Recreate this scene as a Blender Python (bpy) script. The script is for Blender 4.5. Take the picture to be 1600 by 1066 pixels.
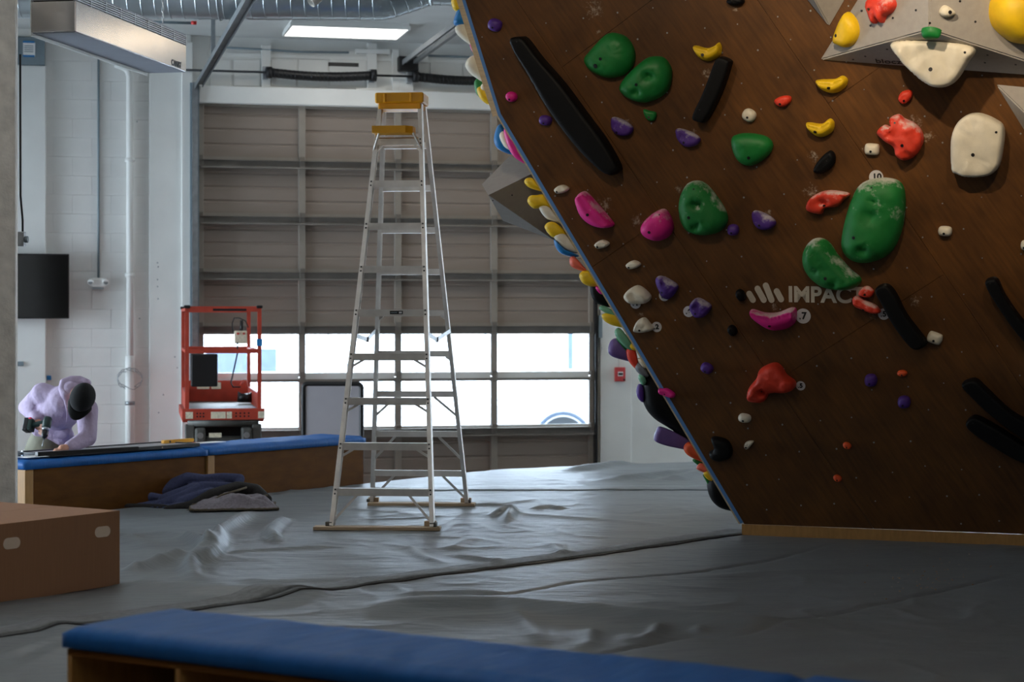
import bpy, bmesh, math, random
from mathutils import Vector, Matrix, Quaternion, noise
from mathutils.bvhtree import BVHTree
random.seed(7)
for o in list(bpy.data.objects): bpy.data.objects.remove(o)
scene = bpy.context.scene
COL = scene.collection
F = 3050.0            # focal length in pixels of the 1600 px wide frame
CZ = 1.40             # camera height above the mat (mat top = 0)
HY = 500.0            # horizon row
ZF = -0.52            # concrete floor
# ------------------------------------------------------------------ camera
cam = bpy.data.cameras.new('camera'); camo = bpy.data.objects.new('camera', cam); COL.objects.link(camo)
camo.location = (0, 0, CZ); camo.rotation_euler = (math.pi/2, 0, 0)
cam.sensor_width = 36; cam.lens = 36*F/1600; cam.shift_y = -(533-HY)/1600
cam.dof.use_dof = True; cam.dof.focus_distance = 12.4; cam.dof.aperture_fstop = 3.2
cam.clip_end = 200
scene.camera = camo
# ------------------------------------------------------------------ world, lights, exposure
w = bpy.data.worlds.new('overcast_sky'); scene.world = w; w.use_nodes = True
bg = w.node_tree.nodes['Background']; bg.inputs[0].default_value = (.80, .90, 1.0, 1); bg.inputs[1].default_value = 17.0
vs = scene.view_settings
vs.view_transform = 'Standard'; vs.look = 'None'; vs.gamma = 1; vs.exposure = 0; vs.use_curve_mapping = False
PANEL_L = 9.0         # radiance of the ceiling LED panels
SPOT_W = 260          # warm track spots on the climbing wall
def portal(name, loc, rot, sx, sy):
    l = bpy.data.lights.new(name, 'AREA'); l.shape = 'RECTANGLE'; l.size = sx; l.size_y = sy
    l.cycles.is_portal = True
    o = bpy.data.objects.new(name, l); COL.objects.link(o); o.location = loc; o.rotation_euler = rot
    o['kind'] = 'helper'
    return o
# ------------------------------------------------------------------ pixel helpers (rays of the photograph met with real planes)
def ray(px, py): return Vector(((px-800)/F, 1.0, (HY-py)/F))
def P(px, py, D): return Vector((0, 0, CZ)) + ray(px, py)*D
def hit(px, py, o, n):
    r = ray(px, py); c = Vector((0, 0, CZ))
    return c + r*((o-c).dot(n)/r.dot(n))
def G(px, py, z=0.0):
    return P(px, py, (CZ-z)*F/(py-HY))
# ------------------------------------------------------------------ materials
def S(r, g, b):
    f = lambda c: (c/255/12.92 if c/255 <= .04045 else ((c/255+.055)/1.055)**2.4)
    return (f(r), f(g), f(b), 1)
def mat(name, col, rough=.5, metal=0, var=.12, scale=6.0, bump=0.0, bscale=40.0, stretch=(1,1,1), spec=.5, emit=0, coat=0, dist=.002):
    m = bpy.data.materials.new(name); m.use_nodes = True
    nt = m.node_tree; N = nt.nodes; L = nt.links; b = N['Principled BSDF']
    b.inputs['Roughness'].default_value = rough; b.inputs['Metallic'].default_value = metal
    b.inputs['Specular IOR Level'].default_value = spec; b.inputs['Coat Weight'].default_value = coat
    tc = N.new('ShaderNodeTexCoord'); mp = N.new('ShaderNodeMapping'); mp.inputs['Scale'].default_value = stretch
    L.new(tc.outputs['Object'], mp.inputs['Vector'])
    nz = N.new('ShaderNodeTexNoise'); nz.inputs['Scale'].default_value = scale; nz.inputs['Detail'].default_value = 6
    L.new(mp.outputs[0], nz.inputs['Vector'])
    cr = N.new('ShaderNodeValToRGB')
    cr.color_ramp.elements[0].position = .3; cr.color_ramp.elements[1].position = .72
    cr.color_ramp.elements[0].color = tuple(c*(1-var) for c in col[:3])+(1,)
    cr.color_ramp.elements[1].color = tuple(min(1, c*(1+var)) for c in col[:3])+(1,)
    L.new(nz.outputs['Fac'], cr.inputs['Fac']); L.new(cr.outputs['Color'], b.inputs['Base Color'])
    if bump:
        n2 = N.new('ShaderNodeTexNoise'); n2.inputs['Scale'].default_value = bscale; n2.inputs['Detail'].default_value = 5
        L.new(mp.outputs[0], n2.inputs['Vector'])
        bp = N.new('ShaderNodeBump'); bp.inputs['Strength'].default_value = bump; bp.inputs['Distance'].default_value = dist
        L.new(n2.outputs['Fac'], bp.inputs['Height']); L.new(bp.outputs[0], b.inputs['Normal'])
    if emit:
        b.inputs['Emission Color'].default_value = col; b.inputs['Emission Strength'].default_value = emit
    m['_ramp'] = cr.name
    return m
def add_chalk(m, amount=.5, scale=5.0, col=(.75,.72,.68,1)):
    nt = m.node_tree; N = nt.nodes; L = nt.links; b = N['Principled BSDF']; src = N[m['_ramp']]
    tc = N.new('ShaderNodeTexCoord'); nz = N.new('ShaderNodeTexNoise'); nz.inputs['Scale'].default_value = scale; nz.inputs['Detail'].default_value = 9; nz.inputs['Roughness'].default_value = .7
    L.new(tc.outputs['Object'], nz.inputs['Vector'])
    # chalk clings to the upper lips of a hold, where hands go
    sx = N.new('ShaderNodeSeparateXYZ'); L.new(tc.outputs['Normal'], sx.inputs[0])
    up = N.new('ShaderNodeMapRange'); up.inputs[1].default_value = .25; up.inputs[2].default_value = .95; up.inputs[4].default_value = .22*amount/.55; L.new(sx.outputs['Z'], up.inputs[0])
    ad = N.new('ShaderNodeMath'); ad.operation = 'ADD'; L.new(nz.outputs['Fac'], ad.inputs[0]); L.new(up.outputs[0], ad.inputs[1])
    mr = N.new('ShaderNodeMapRange'); mr.inputs[1].default_value = .66-.14*amount; mr.inputs[2].default_value = .82-.1*amount; mr.inputs[4].default_value = .75
    L.new(ad.outputs[0], mr.inputs[0])
    mx = N.new('ShaderNodeMix'); mx.data_type = 'RGBA'; mx.inputs[7].default_value = col
    L.new(mr.outputs[0], mx.inputs[0]); L.new(src.outputs['Color'], mx.inputs[6]); L.new(mx.outputs[2], b.inputs['Base Color'])
    return m
def glass(name, tint=(.95,.98,1,1)):
    m = bpy.data.materials.new(name); m.use_nodes = True; nt = m.node_tree; N = nt.nodes; L = nt.links
    N.remove(N['Principled BSDF'])
    t = N.new('ShaderNodeBsdfTransparent'); t.inputs[0].default_value = tint
    g = N.new('ShaderNodeBsdfGlossy'); g.inputs['Roughness'].default_value = .03
    fr = N.new('ShaderNodeFresnel'); fr.inputs['IOR'].default_value = 1.45
    mx = N.new('ShaderNodeMixShader'); L.new(fr.outputs[0], mx.inputs[0]); L.new(t.outputs[0], mx.inputs[1]); L.new(g.outputs[0], mx.inputs[2])
    L.new(mx.outputs[0], N['Material Output'].inputs['Surface'])
    return m
M = {}
M['white_wall'] = mat('white_painted_block', S(232,232,229), .7, var=.05, scale=3, bump=.35, bscale=60)
M['white_smooth'] = mat('white_paint', S(232,233,230), .6, var=.05, scale=2, bump=.1, bscale=30)
M['ceiling'] = mat('ceiling_paint', S(200,202,200), .8, var=.06, scale=2, bump=.2, bscale=40)
M['steel_blue'] = mat('blue_grey_painted_steel', S(125,140,148), .5, var=.1)
M['concrete'] = mat('concrete_column', S(222,217,209), .85, var=.18, scale=9, bump=.8, bscale=45, dist=.006)
M['floor'] = mat('concrete_floor', S(120,118,114), .6, var=.15, scale=3)
M['door_panel'] = mat('taupe_door_steel', S(146,133,123), .5, var=.05, scale=2, stretch=(1,1,6))
M['door_frame'] = mat('greige_door_frame', S(150,142,132), .45, var=.07)
M['door_strut'] = mat('galvanised_strut', S(128,122,115), .5, metal=.15, var=.12)
M['galv'] = mat('galvanised_steel', S(165,170,174), .38, metal=.85, var=.14, scale=14)
M['duct'] = mat('spiral_duct_steel', S(190,200,206), .3, metal=.95, var=.12, scale=3)
M['dark'] = mat('dark_iron', S(30,30,32), .5, metal=.3, var=.2)
M['black'] = mat('black_plastic', S(14,14,16), .42, var=.2)
M['screen'] = mat('screen_glass', S(8,8,9), .12, var=.05)
M['alu'] = mat('ladder_aluminium', S(228,224,219), .36, metal=.45, var=.1, scale=12)
M['yellow_pl'] = mat('yellow_plastic', S(236,168,14), .45, var=.08)
M['ply'] = mat('birch_ply_edge', S(205,178,138), .6, var=.12, scale=10, stretch=(1,1,8))
M['ply_brown'] = mat('brown_plywood', S(106,66,22), .75, spec=.15, var=.22, scale=5, stretch=(1,1,3), bump=.1)
M['ply_pale'] = mat('pale_plywood_post', S(178,132,74), .55, var=.12, scale=8, stretch=(6,6,1))
M['board'] = mat('pine_board', S(190,165,135), .65, var=.12, scale=14, stretch=(1,8,8))
M['blue_tape'] = mat('blue_edge_paint', S(90,140,200), .5, var=.1)
M['card'] = mat('corrugated_cardboard', S(168,122,88), .8, var=.05, scale=4, stretch=(30,30,1), bump=.05)
M['card_lit'] = mat('lit_flap_cardboard', S(245,222,200), .8, var=.05)  # paler than the box: light on the inner flaps put into the colour
M['vinyl_blue'] = mat('blue_vinyl', S(26,98,172), .55, var=.10, scale=3, bump=.5, bscale=5, stretch=(5,1.2,1), dist=.016, spec=.3)
M['red_lift'] = mat('orange_red_paint', S(182,64,44), .5, var=.2, scale=8)
M['grey_lift'] = mat('lift_grey_steel', S(92,92,88), .5, metal=.3, var=.25, scale=9)
M['sticker'] = mat('cream_sticker', S(225,215,190), .6, var=.2, scale=60)
M['paper'] = mat('white_paper', S(240,240,240), .7, var=.02)
M['ink'] = mat('black_ink', S(20,20,22), .6, var=.02)
M['ink_red'] = mat('red_paint', S(200,40,35), .5, var=.1)
M['ink_blue'] = mat('blue_ink', S(30,120,185), .5, var=.05)
M['whiteboard'] = mat('whiteboard_grey_face', S(160,156,160), .4, var=.03)
M['hoodie'] = mat('lilac_fleece', S(182,165,192), .85, var=.08, scale=14, bump=1.0, bscale=9, dist=.03)
M['trouser'] = mat('olive_grey_cotton', S(120,118,100), .85, var=.15, bump=.4, bscale=25)
M['skin'] = mat('skin', S(205,150,125), .55, var=.08, scale=20)
M['hair'] = mat('dark_hair', S(40,28,22), .6, var=.2)
M['cap'] = mat('black_cap_cotton', S(5,5,6), .95, var=.2)
M['drill_g'] = mat('dark_green_plastic', S(22,52,46), .45, var=.1)
M['drill_r'] = mat('red_plastic', S(230,40,80), .45, var=.1)
M['blanket_b'] = mat('navy_felt', S(62,68,100), .95, var=.2, scale=60, bump=.8, bscale=160)
M['blanket_k'] = mat('black_felt', S(40,38,38), .95, var=.25, scale=60, bump=.8, bscale=160)
M['blanket_g'] = mat('grey_felt', S(128,122,130), .95, var=.2, scale=60, bump=.8, bscale=160)
M['blanket_e'] = mat('tan_binding', S(95,85,70), .9, var=.15)
M['canvas'] = mat('cream_canvas', S(190,178,140), .9, var=.15, bump=.6, bscale=30)
M['vol_grey'] = mat('grey_textured_volume', S(165,160,154), .75, var=.05, scale=30, bump=.5, bscale=220)
M['glass'] = glass('door_glass')
M['led'] = mat('led_diffuser', (1,.95,.88,1), .5, var=0, emit=PANEL_L)
M['added_warm'] = mat('added_warm_emitter', (1,.80,.55,1), .5, var=0, emit=PANEL_L)  # emitter of the added panel behind the climbing wall
M['led_soft'] = mat('dimmed_led_diffuser', (1,.97,.92,1), .5, var=0, emit=PANEL_L*.4)
M['track'] = mat('dull_track_steel', S(118,122,124), .5, metal=.4, var=.15)
M['heater'] = mat('brushed_steel_heater', S(200,196,194), .22, metal=.92, var=.06, scale=3)
M['heater_d'] = mat('heater_grey_underside', S(120,125,135), .6, var=.06)
M['snow'] = mat('pale_pavement', S(215,220,226), .8, var=.06, scale=1)
M['facade'] = mat('white_facade', S(225,228,232), .8, var=.04, scale=.5)
M['fwin'] = mat('facade_window_glass', S(52,66,84), .25, var=.2)
M['carp'] = mat('white_car_paint', S(228,232,236), .25, var=.02, coat=.5)
M['tyre'] = mat('tyre_rubber', S(38,42,46), .8, var=.1)
M['alarm'] = mat('alarm_red', S(200,70,72), .5, var=.15, scale=30)
M['tag'] = mat('white_tag_paper', S(205,203,205), .6, var=.04)
M['logo'] = mat('cream_stencil_paint', S(196,188,172), .6, var=.05, scale=30)
HC = {'green':S(18,122,50),'yellow':S(238,196,20),'red':S(226,62,38),'pink':S(226,30,140),'purple':S(82,44,138),
      'white':S(226,218,198),'black':S(7,7,9),'orange':S(240,92,40),'blue':S(20,120,190),'grey':S(120,122,126),'salmon':S(238,110,85),'mint':S(110,170,135),'lilac':S(110,84,150)}
HM = {}
for k, c in HC.items():
    sp_ = .5 if k != 'black' else .22
    HM[k] = mat('resin_'+k, c, .5 if k != 'black' else .55, var=.1, scale=12, bump=.35, bscale=150, spec=sp_)
    HM[k+'_ch'] = add_chalk(mat('chalky_resin_'+k, c, .6, var=.1, scale=12, bump=.4, bscale=110, spec=sp_), .55 if k != 'black' else .15, 9)
# ------------------------------------------------------------------ mesh builders
class MB:
    def __init__(s): s.v = []; s.f = []; s.sm = []
    def add(s, vs, fs, smooth=False):
        k = len(s.v); s.v += [tuple(p) for p in vs]; s.f += [tuple(i+k for i in f) for f in fs]; s.sm += [smooth]*len(fs); return s
    def box(s, x0, x1, y0, y1, z0, z1, T=None):
        vs = [Vector((x, y, z)) for z in (z0, z1) for y in (y0, y1) for x in (x0, x1)]
        if T: vs = [T @ p for p in vs]
        return s.add(vs, [(0,2,3,1),(4,5,7,6),(0,1,5,4),(2,6,7,3),(0,4,6,2),(1,3,7,5)])
    def bbox(s, x0, x1, y0, y1, z0, z1, b=.01, T=None):      # box with chamfered edges
        c = Vector(((x0+x1)/2, (y0+y1)/2, (z0+z1)/2)); h = Vector(((x1-x0)/2, (y1-y0)/2, (z1-z0)/2))
        bm = bmesh.new(); bmesh.ops.create_cube(bm, size=2)
        for q in bm.verts: q.co = Vector((q.co.x*h.x, q.co.y*h.y, q.co.z*h.z)) + c
        bmesh.ops.bevel(bm, geom=bm.edges[:], offset=min(b, min(h)*.9), segments=2, affect='EDGES', profile=.5)
        bm.verts.index_update()
        s.add([(T @ q.co if T else q.co.copy()) for q in bm.verts], [[q.index for q in f.verts] for f in bm.faces]); bm.free(); return s
    def bar(s, a, b, wx, wz, up=Vector((0,0,1))):            # rectangular bar from a to b
        a = Vector(a); b = Vector(b); d = (b-a).normalized(); x = d.cross(up)
        if x.length < 1e-4: x = d.cross(Vector((0,1,0)))
        x.normalize(); z = x.cross(d)
        vs = [p + x*i*wx/2 + z*j*wz/2 for p in (a, b) for i, j in ((-1,-1),(1,-1),(1,1),(-1,1))]
        return s.add(vs, [(0,1,2,3),(7,6,5,4),(0,4,5,1),(1,5,6,2),(2,6,7,3),(3,7,4,0)])
    def tube(s, pts, r, n=10, closed=False, cap=True):
        pts = [Vector(p) for p in pts]; m = len(pts); rs = r if isinstance(r, (list, tuple)) else [r]*m
        ref = Vector((0,0,1)); vs = []
        prev = None
        for i, p in enumerate(pts):
            t = (pts[(i+1) % m if closed else min(i+1, m-1)] - pts[(i-1) % m if closed else max(i-1, 0)]).normalized()
            if prev is None:
                x = t.cross(ref)
                if x.length < .1: x = t.cross(Vector((0,1,0)))
            else: x = prev - t*prev.dot(t)
            x.normalize(); prev = x; y = t.cross(x)
            vs += [p + (x*math.cos(2*math.pi*k/n) + y*math.sin(2*math.pi*k/n))*rs[i] for k in range(n)]
        fs = []
        for i in range(m if closed else m-1):
            j = (i+1) % m
            for k in range(n): fs.append((i*n+k, i*n+(k+1) % n, j*n+(k+1) % n, j*n+k))
        s.add(vs, fs, True)
        if cap and not closed:
            k0 = len(s.v)-m*n
            s.f += [tuple(k0+k for k in range(n))[::-1], tuple(k0+(m-1)*n+k for k in range(n))]; s.sm += [False, False]
        return s
    def cyl(s, a, b, r, n=16, r2=None): return s.tube([a, b], [r, r if r2 is None else r2], n)
    def caps(s, a, b, r0, r1, n=12, sq=None):                # tapered capsule; sq = 3x3 squash about the midpoint
        a = Vector(a); b = Vector(b); d = (b-a); L = d.length; d = d.normalized() if L > 1e-6 else Vector((0,0,1))
        pts = []; rs = []
        for k in range(6):
            t = math.pi/2*(k/5); pts.append(a - d*r0*math.cos(t)*.999); rs.append(max(r0*math.sin(t), r0*.02))
        for k in range(6):
            t = math.pi/2*(k/5); pts.append(b + d*r1*math.sin(t)*.999); rs.append(max(r1*math.cos(t), r1*.02))
        if L < 1e-6: pts[6] = pts[6] + d*1e-4
        k0 = len(s.v); s.tube(pts, rs, n)
        if sq:
            c = (a+b)/2
            for i in range(k0, len(s.v)): s.v[i] = tuple(c + sq @ (Vector(s.v[i])-c))
        return s
    def ell(s, c, rx, ry, rz, R=None, nu=20, nv=12):
        c = Vector(c); vs = []; fs = []
        for i in range(nv+1):
            th = math.pi*i/nv
            for j in range(nu):
                ph = 2*math.pi*j/nu
                p = Vector((rx*math.sin(th)*math.cos(ph), ry*math.sin(th)*math.sin(ph), rz*math.cos(th)))
                vs.append(c + (R @ p if R else p))
        for i in range(nv):
            for j in range(nu): fs.append((i*nu+j, (i+1)*nu+j, (i+1)*nu+(j+1) % nu, i*nu+(j+1) % nu))
        return s.add(vs, fs, True)
    def prism(s, poly, ax, d0, d1):                          # poly of 2-tuples; ax: function (u, v, d) -> point
        n = len(poly); vs = [ax(u, v, d0) for u, v in poly] + [ax(u, v, d1) for u, v in poly]
        fs = [tuple(range(n))[::-1], tuple(range(n, 2*n))] + [(i, (i+1) % n, n+(i+1) % n, n+i) for i in range(n)]
        return s.add(vs, fs)
    def mesh(s, name):
        me = bpy.data.meshes.new(name); me.from_pydata(s.v, [], s.f); me.update()
        for p, q in zip(me.polygons, s.sm): p.use_smooth = q
        bm = bmesh.new(); bm.from_mesh(me); bmesh.ops.remove_doubles(bm, verts=bm.verts, dist=1e-5); bmesh.ops.recalc_face_normals(bm, faces=bm.faces); bm.to_mesh(me); bm.free()
        return me
    def build(s, name, m, parent=None, loc=None):
        return link(name, s.mesh(name), m, parent, loc)
def link(name, me, m, parent=None, loc=None):
    o = bpy.data.objects.new(name, me); COL.objects.link(o)
    if isinstance(m, str): m = M[m]
    if m and not me.materials: me.materials.append(m)
    if parent: o.parent = parent
    if loc is not None: o.location = loc
    return o
def tag(o, label=None, cat=None, group=None, kind=None):
    if label: o['label'] = label
    if cat: o['category'] = cat
    if group: o['group'] = group
    if kind: o['kind'] = kind
    return o
def empty(name, mw=None, label=None, cat=None, group=None, kind=None):
    o = bpy.data.objects.new(name, None); COL.objects.link(o); o.empty_display_size = .1
    if mw is not None:
        if isinstance(mw, Matrix): o.matrix_world = mw
        else: o.location = mw
    return tag(o, label, cat, group, kind)
def text(s, name, m, parent, mw, size, bold=0, ext=.0008, align='CENTER'):
    c = bpy.data.curves.new(name, 'FONT'); c.body = s; c.size = size; c.extrude = ext; c.offset = bold
    c.align_x = align; c.align_y = 'CENTER'
    c.materials.append(M[m] if isinstance(m, str) else m)
    o = bpy.data.objects.new(name, c); COL.objects.link(o)
    me = bpy.data.meshes.new_from_object(o.evaluated_get(bpy.context.evaluated_depsgraph_get())); me.name = name
    bpy.data.objects.remove(o); bpy.data.curves.remove(c)
    o = bpy.data.objects.new(name, me); COL.objects.link(o)
    if parent: o.parent = parent
    o.matrix_local = mw
    return o
def frame(o, ex, ez):
    ex = Vector(ex).normalized(); ez = Vector(ez); ez = (ez - ex*ez.dot(ex)).normalized(); ey = ez.cross(ex)
    return Matrix.Translation(o) @ Matrix((ex, ey, ez)).transposed().to_4x4()
TXT = Matrix.Rotation(math.pi/2, 4, 'X')     # text standing in the local xz plane, facing -y
# ================================================================== ROOM
AW = math.radians(13)                        # yaw of the street wall
WO = Vector((-3.39, 21.1, 0)); WX = Vector((math.cos(AW), math.sin(AW), 0)); WY = Vector((-math.sin(AW), math.cos(AW), 0))
WM = frame(WO, WX, (0,0,1)); WI = WM.inverted()
def wl(px, py, off=0.0): return WI @ hit(px, py, WO + WY*off, WY)    # off < 0: towards the room
def lx(px, off=0.0): return wl(px, 500, off).x
CEIL = 4.47
wx_l, wx_r = lx(310), lx(928)
DTOP = 3.76
def struct(name, mb, m, label=None, cat=None, mw=None):
    o = mb.build(name, m)
    if mw is not None: o.matrix_world = mw
    return tag(o, label, cat, kind='structure')
# floor and ceiling
struct('floor', MB().box(-9.2, 9.2, -5, 24, ZF-.1, ZF), 'floor', 'grey concrete floor around the padded mat', 'floor')
struct('ceiling', MB().box(-9.2, 9.2, -5, 25, CEIL, CEIL+.15), 'ceiling', 'white painted ceiling above the garage door', 'ceiling')
# street wall in three pieces around the door opening
wallb = empty('wall_back', WM, 'white painted block wall around the garage door', 'wall', kind='structure')
MB().box(-6.5, wx_l-.02, 0, .2, ZF, CEIL).build('wall_section', 'white_wall', wallb)
MB().box(wx_r+.02, 9, 0, .2, ZF, CEIL).build('wall_section', 'white_smooth', wallb)
MB().box(wx_l-.02, wx_r+.02, .0, .2, DTOP-.02, CEIL).build('wall_section', 'white_smooth', wallb)
# concrete blocks left of the door
bx0, bx1 = lx(60), lx(233)
bme = MB().bbox(-.2006, .2006, -.02, .01, .0006, .2026, .0022).mesh('block')
bmh = MB().bbox(-.0990, .0990, -.02, .01, .0006, .2026, .0022).mesh('block')
nrow = int((CEIL-ZF)/.2032)
for r in range(nrow):
    z = ZF + r*.2032; x = bx1 - (.2 if r % 2 else .1)
    if not r % 2: link('block', bmh, 'white_wall', wallb, (bx1-.1, 0, z)); x = bx1 - .4
    while x > bx0-.1:
        link('block', bme, 'white_wall', wallb, (x, -.0003*((r*7+int(x*10)) % 4), z)); x -= .4032
# pilasters and flat painted strips
MB().bbox(lx(25)-.4, lx(72), -.10, .0, ZF, wl(50,104).z, .01).build('pilaster', 'white_smooth', wallb)
MB().bbox(lx(233), lx(298), -.06, .0, ZF, CEIL, .008).build('pilaster', 'white_smooth', wallb)
MB().bbox(lx(283), lx(300), -.10, -.06, ZF, wl(290,68).z, .008).build('pilaster', 'white_smooth', wallb)
MB().bbox(lx(936), lx(985), -.05, 0, ZF, DTOP, .008).build('pilaster', 'white_smooth', wallb)
# other walls of the hall
struct('wall_right', MB().box(9, 9.2, -5, 24.5, ZF, CEIL), 'white_smooth', 'white wall behind the climbing wall', 'wall')
struct('wall_rear', MB().box(-9.2, 9.2, -5.2, -5, ZF, CEIL), 'concrete', 'grey concrete wall behind the viewer', 'wall')
wl_ = empty('wall_left', (0,0,0), 'white side wall with tall shop windows', 'wall', kind='structure')
WIN = [(12.6, 15.6), (16.0, 19.0)]
zs0, zs1 = -.3, 2.9
ys = [-5] + [q for p in WIN for q in p] + [22]
for i in range(0, len(ys), 2): MB().box(-9.2, -9, ys[i], ys[i+1], ZF, CEIL).build('wall_section', 'white_smooth', wl_)
for i, (a, b) in enumerate(WIN):
    MB().box(-9.2, -9, a, b, ZF, zs0).build('wall_section', 'white_smooth', wl_)
    MB().box(-9.2, -9, a, b, zs1, CEIL).build('wall_section', 'white_smooth', wl_)
    wn = empty('window_%d' % (i+1), (-9.1, a, zs0), 'tall shop window in the side wall', 'window', kind='structure')
    fr = MB(); L_ = b-a; H_ = zs1-zs0
    fr.box(-.05,.05,0,L_,0,.06).box(-.05,.05,0,L_,H_-.06,H_).box(-.05,.05,0,.06,0,H_).box(-.05,.05,L_-.06,L_,0,H_).box(-.04,.04,L_/2-.03,L_/2+.03,0,H_)
    fr.build('window_frame', 'dark', wn)
    MB().box(-.004,.004,.06,L_/2-.03,.06,H_-.06).build('pane', 'glass', wn); MB().box(-.004,.004,L_/2+.03,L_-.06,.06,H_-.06).build('pane', 'glass', wn)
    portal('daylight_portal', (-9.25, (a+b)/2, (zs0+zs1)/2), (0, -math.pi/2, 0), H_, L_)
# ------------------------------------------------------------------ garage door
d1 = empty('door_1', WM, 'large taupe sectional garage door with two rows of windows', 'garage door', kind='structure')
DJ = [-.50, .18, .77, 1.317, 1.906, 2.51, 3.12, DTOP]
cols = [wx_l+.02, lx(472), lx(622), lx(772), wx_r-.02]
SW = .075
def rib_panel(x0, x1, z0, z1, nr):
    prof = [(z0, .035)]; h = (z1-z0)/nr
    for k in range(nr):
        zz = z0+k*h; prof += [(zz+.012, .035), (zz+.022, .045), (zz+.034, .045), (zz+.044, .035)] if k else [(zz+.01, .035)]
    prof.append((z1, .035)); mb = MB(); n = len(prof)
    mb.add([(x, y, z) for x in (x0, x1) for z, y in prof], [(i, i+1, n+i+1, n+i) for i in range(n-1)]); mb.box(x0, x1, .05, .07, z0, z1); return mb
for s in range(7):
    z0, z1 = DJ[s], DJ[s+1]
    for c in range(4):
        x0, x1 = cols[c]+SW/2, cols[c+1]-SW/2
        if s in (1, 2):
            a = .045 if s == 1 else .05; b = .045
            MB().box(x0, x1, .02, .06, z0, z0+a).build('window_rail', 'white_smooth', d1); MB().box(x0, x1, .02, .06, z1-b, z1).build('window_rail', 'white_smooth', d1)  # rails made white to imitate window flare on the greige frame
            pn = MB().box(x0+.005, x1-.005, .038, .044, z0+a, z1-b).build('pane', 'glass', d1)
        else:
            rib_panel(x0, x1, z0, z1, 4).build('panel', 'door_panel', d1)
            MB().box(x0, x1, -.005, .035, z0, z0+.05).build('section_rail', 'door_frame', d1)
            MB().box(x0, x1, -.005, .035, z1-.045, z1-.002).build('section_rail', 'door_frame', d1)
    for c in range(5): MB().bbox(cols[c]-SW/2, cols[c]+SW/2, -.01, .06, z0+.004, z1-.004, .004).build('stile', 'door_frame', d1)
for s in range(1, 8):
    z = DJ[s]; 
    if s == 2: MB().box(cols[0], cols[4], -.03, -.005, z-.05, z-.02).build('strut', 'door_strut', d1); continue
    mb = MB(); mb.box(cols[0], cols[4], -.075, -.01, z-.075, z-.068).box(cols[0], cols[4], -.078, -.07, z-.075, z-.055)
    mb.box(cols[0], cols[4], -.075, -.01, z+.01, z+.016).box(cols[0], cols[4], -.02, -.008, z-.07, z+.01)
    if s < 7: mb.build('strut', 'door_strut', d1)
for s in range(1, 7):
    for c in range(5): MB().bbox(cols[c]-.03, cols[c]+.03, -.04, -.01, DJ[s]-.06, DJ[s]+.06, .006).build('hinge', 'door_strut', d1)
x0d, x1d = cols[0], cols[4]
for c in range(4):
    a = WM @ Vector(((cols[c]+cols[c+1])/2, .2, (DJ[1]+DJ[3])/2))
portal('daylight_portal', WM @ Vector(((x0d+x1d)/2, .22, (DJ[1]+DJ[3])/2)), (math.pi/2, 0, AW), x1d-x0d, DJ[3]-DJ[1]).rotation_euler = (-math.pi/2, 0, AW)
# jambs, header trim
tr = tag(MB().box(lx(297,-.12), wx_l, -.12, .0, ZF, 3.95).build('trim_1', 'steel_blue'), 'blue grey steel jamb at the left of the garage door', 'jamb', kind='structure'); tr.matrix_world = WM
tr = tag(MB().box(wx_r-.01, lx(934,-.1), -.10, .0, ZF, DTOP).build('trim_2', 'dark'), 'dark steel jamb at the right of the garage door', 'jamb', kind='structure'); tr.matrix_world = WM
tr = tag(MB().bbox(wx_l, lx(1000,-.1), -.10, .0, DTOP-.02, wl(400,137).z, .01).build('trim_3', 'white_smooth'), 'white header beam above the garage door', 'beam', kind='structure'); tr.matrix_world = WM
# door hardware above: plates, conduit, springs, tracks
hw = empty('header_framing', WM, 'white steel plates and panels above the door header', 'framing', kind='structure')
for a, b, t, bt in ((408,422,71,140),(573,588,68,150),(612,622,78,148),(622,645,97,148),(645,668,82,98)):
    MB().bbox(lx(a), lx(b), -.05, 0, wl(a,bt).z, wl(a,t).z, .004).build('plate', 'white_smooth', hw)
for a, b, t, bt in ((555,608,77,84),(555,602,138,147)):
    mb = MB().bbox(lx(a), lx(b), -.06, -.0, wl(a,bt).z, wl(a,t).z, .003); mb.build('perforated_angle', 'white_smooth', hw)
for a, b in ((328,360),(365,406),(424,462),(466,512),(515,570),(672,722),(724,770)):
    MB().bbox(lx(a), lx(b), -.015, 0, wl(a,134).z, wl(a,93).z, .004).build('panel', 'white_smooth', hw)
MB().box(lx(513), lx(560), -.017, 0, wl(530,104).z, wl(530,98).z).build('slot', 'black', hw)
MB().bbox(lx(325), lx(800), -.02, 0, wl(400,90).z, wl(400,84).z, .003).build('ledge', 'white_smooth', hw)
o = MB().tube([wl(x, y, -.04) for x, y in ((330,73),(405,77),(470,81),(545,82))], .012, 8).build('conduit', 'steel_blue'); o.matrix_world = WM; tag(o, 'thin dark conduit along the wall above the door', 'conduit')
o = MB().tube([wl(x, y, -.04) for x, y in ((668,87),(700,88),(760,90))], .012, 8).build('conduit', 'steel_blue'); o.matrix_world = WM; tag(o, 'short conduit above the door beside the climbing wall', 'conduit')
sp = empty('torsion_spring_assembly', WM, 'black torsion springs on a shaft above the garage door', 'door spring')
zsp = wl(415,113,-.14).z
MB().cyl((lx(288,-.14), -.14, zsp+.0), (lx(900,-.14), -.14, zsp), .013, 10).build('shaft', 'dark', sp)
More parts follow.
